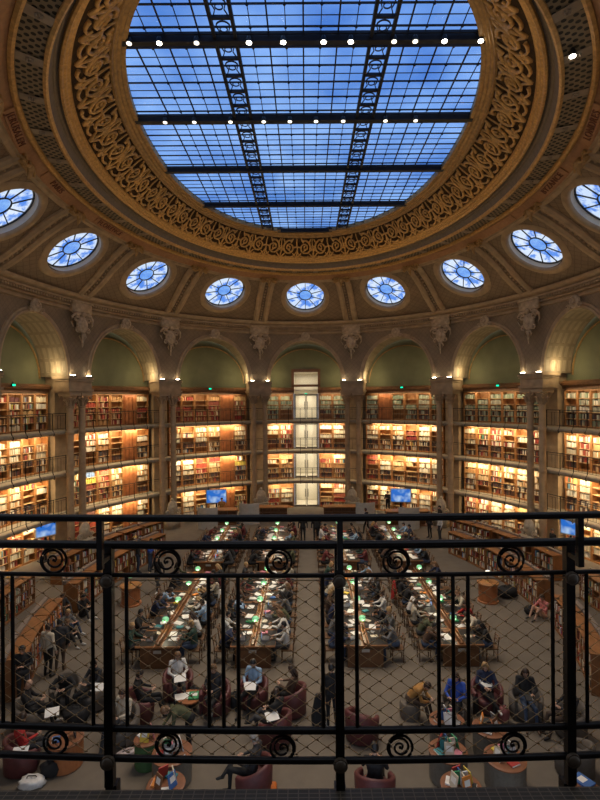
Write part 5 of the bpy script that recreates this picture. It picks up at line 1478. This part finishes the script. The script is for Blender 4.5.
# bags on the floor
def bag(px, py, w_, h_, d_, mm, label, cat='bag', name='backpack', rz=0.0, seed=1):
    g = at(px, py, 0); m = MB(); n, k = 14, 8; rows = []
    for j in range(k + 1):
        a = -pi / 2 + pi * j / k; q = max(.05, cos(a)) ** .55; z = h_ / 2 + h_ / 2 * (abs(sin(a)) ** .75) * (1 if a > 0 else -1)
        rows.append([(w_ / 2 * q * cos(2 * pi * i / n) * (1 + .4 * noise.noise((i * 1.3, j * .9, seed + .37))), d_ / 2 * q * sin(2 * pi * i / n) * (1 + .4 * noise.noise((i * 1.3, j * .9, seed + 5.37))), max(0, z * (1 + .3 * noise.noise((i * .7 + .2, j * .7, seed + 9.3)))) ) for i in range(n)])
    m.grid(rows, closed_u=True); m.face(rows[-1])
    e = m.build(name, [mm], None, (g.x, g.y, .004), rz, True)
    s = MB(); s.tube([(-w_ * .2, 0, h_ * .9), (-w_ * .15, .0, h_ * 1.18), (w_ * .15, 0, h_ * 1.18), (w_ * .2, 0, h_ * .9)], .014, 5); s.build('handle', [DARK], e)
    tag(e, label, cat)
BLK = cloth('black', TOPS['black']); WB = mat('white_plastic_bag', (.66, .65, .63), .35, var=.1, scale=12)
bag(32, 786, .62, .2, .42, WB, 'crumpled white plastic bag on the carpet at lower left', name='plastic_bag', seed=3)
bag(50, 776, .45, .35, .3, BLK, 'black backpack beside the white plastic bag', seed=4)
bag(195, 702, .4, .42, .3, BLK, 'black backpack on the carpet between burgundy armchairs', seed=5)
bag(533, 614, .7, .3, .5, BLK, 'black bag heap beside the person in pink check', seed=6)
bag(507, 597, .9, .45, .6, BLK, 'dark coat and bag heap beside the round plinth', seed=7)
bag(474, 713, .35, .45, .25, BLK, 'black rucksack leaning on the fair haired reader\'s armchair', seed=8)
bag(236, 708, .35, .45, .28, BLK, 'dark bag between the crossed legs and the blue shirt', seed=9)
bag(247, 797, .3, .26, .26, mat('tan_bag', (.33, .20, .09), .7), 'small tan bag on the carpet at the lower edge', seed=10)
bag(269, 795, .36, .25, .3, mat('orange_bag', (.65, .16, .02), .6), 'orange and yellow bag at the lower edge beside burgundy armchair', seed=11)
bag(504, 722, .3, .4, .25, mat('dusty_pink', (.25, .08, .08), .8), 'dusty pink bag between the grey and burgundy armchairs', seed=12)
bag(76, 722, .7, .4, .5, BLK, 'heap of black coats on the carpet beside the bald reader', seed=13)
bag(127, 755, .6, .1, .3, mat('red_white_papers', (.5, .42, .40), .7), 'flat pile of newspapers on the carpet beside the green drum', 'newspapers', 'newspaper_bundle', .5, 14)

bk = books.build('book_stock', [BOOKM]); tag(bk, 'rows of bound books filling the library shelves all round', 'books', None, 'stuff')

# ------------------------------------------------------------------ lights, sky, camera
WARM = (1.0, .74, .44)
for q, (x, y) in enumerate([(x, y) for y in (-6.61, -2.36, 1.89, 6.14) for x in (-3.2, 0, 3.2)]):
    if abs(x) > xs_at(y) - .5: continue
    light('SPOT', 'roof_spot_lamp', (x, y, SKZ - .9), 1350 if y < -5 else 1050, (1.0, .82, .60), target=(x * 2.2, y * 1.25 - .6, 0), spot_size=R(88), spot_blend=.7, shadow_soft_size=.25)
for q in range(26):                                        # added fill points floating below the cove, without fixtures
    t = -R(150) + R(300) * (q + .5) / 26
    o = light('POINT', 'cove_fill', P(t, 2.9, 14.4), 7.8, (1.0, .66, .34), shadow_soft_size=.25)
for q in range(24):                                        # gutter lighting of the gold frieze, from points floating below it
    t = 2 * pi * (q + .5) / 24
    light('POINT', 'frieze_lamp', P(t, 7.3, 17.6), 10, (1.0, .66, .30), shadow_soft_size=.3)
wd = bpy.data.worlds.new('dusk'); bpy.context.scene.world = wd; wd.use_nodes = True
nt = wd.node_tree; bg = nt.nodes['Background']; tc_ = nt.nodes.new('ShaderNodeTexCoord'); nz_ = nt.nodes.new('ShaderNodeTexNoise'); nz_.inputs['Scale'].default_value = 3.5; nz_.inputs['Detail'].default_value = 5
rp_ = nt.nodes.new('ShaderNodeValToRGB'); rp_.color_ramp.elements[0].position = .35; rp_.color_ramp.elements[1].position = .7
rp_.color_ramp.elements[0].color = (.55, .72, 1.0, 1); rp_.color_ramp.elements[1].color = (.95, 1.0, 1.1, 1)
nt.links.new(tc_.outputs['Generated'], nz_.inputs['Vector']); nt.links.new(nz_.outputs['Fac'], rp_.inputs['Fac']); nt.links.new(rp_.outputs['Color'], bg.inputs['Color']); bg.inputs['Strength'].default_value = 1.0

cam = bpy.data.cameras.new('camera'); co = bpy.data.objects.new('camera', cam); C.objects.link(co)
cam.sensor_fit = 'HORIZONTAL'; cam.sensor_width = 36; cam.lens = 36 * F / 600; cam.shift_x = -(CX - 300) / 600; cam.shift_y = -(400 - CY) / 600
cam.clip_start = .05; cam.clip_end = 200
co.matrix_world = Matrix.Translation((0, CAMY, EYE)) @ Matrix.Rotation(R(90), 4, 'X') @ Matrix.Rotation(-ROLL, 4, 'Z')
sc = bpy.context.scene; sc.camera = co
sc.view_settings.view_transform = 'Standard'; sc.view_settings.look = 'None'; sc.view_settings.exposure = 0.0
cy = sc.cycles; cy.max_bounces = 6; cy.diffuse_bounces = 3; cy.glossy_bounces = 2; cy.transparent_max_bounces = 10; cy.caustics_reflective = False; cy.caustics_refractive = False
cy.sample_clamp_indirect = 3.0; cy.use_denoising = True
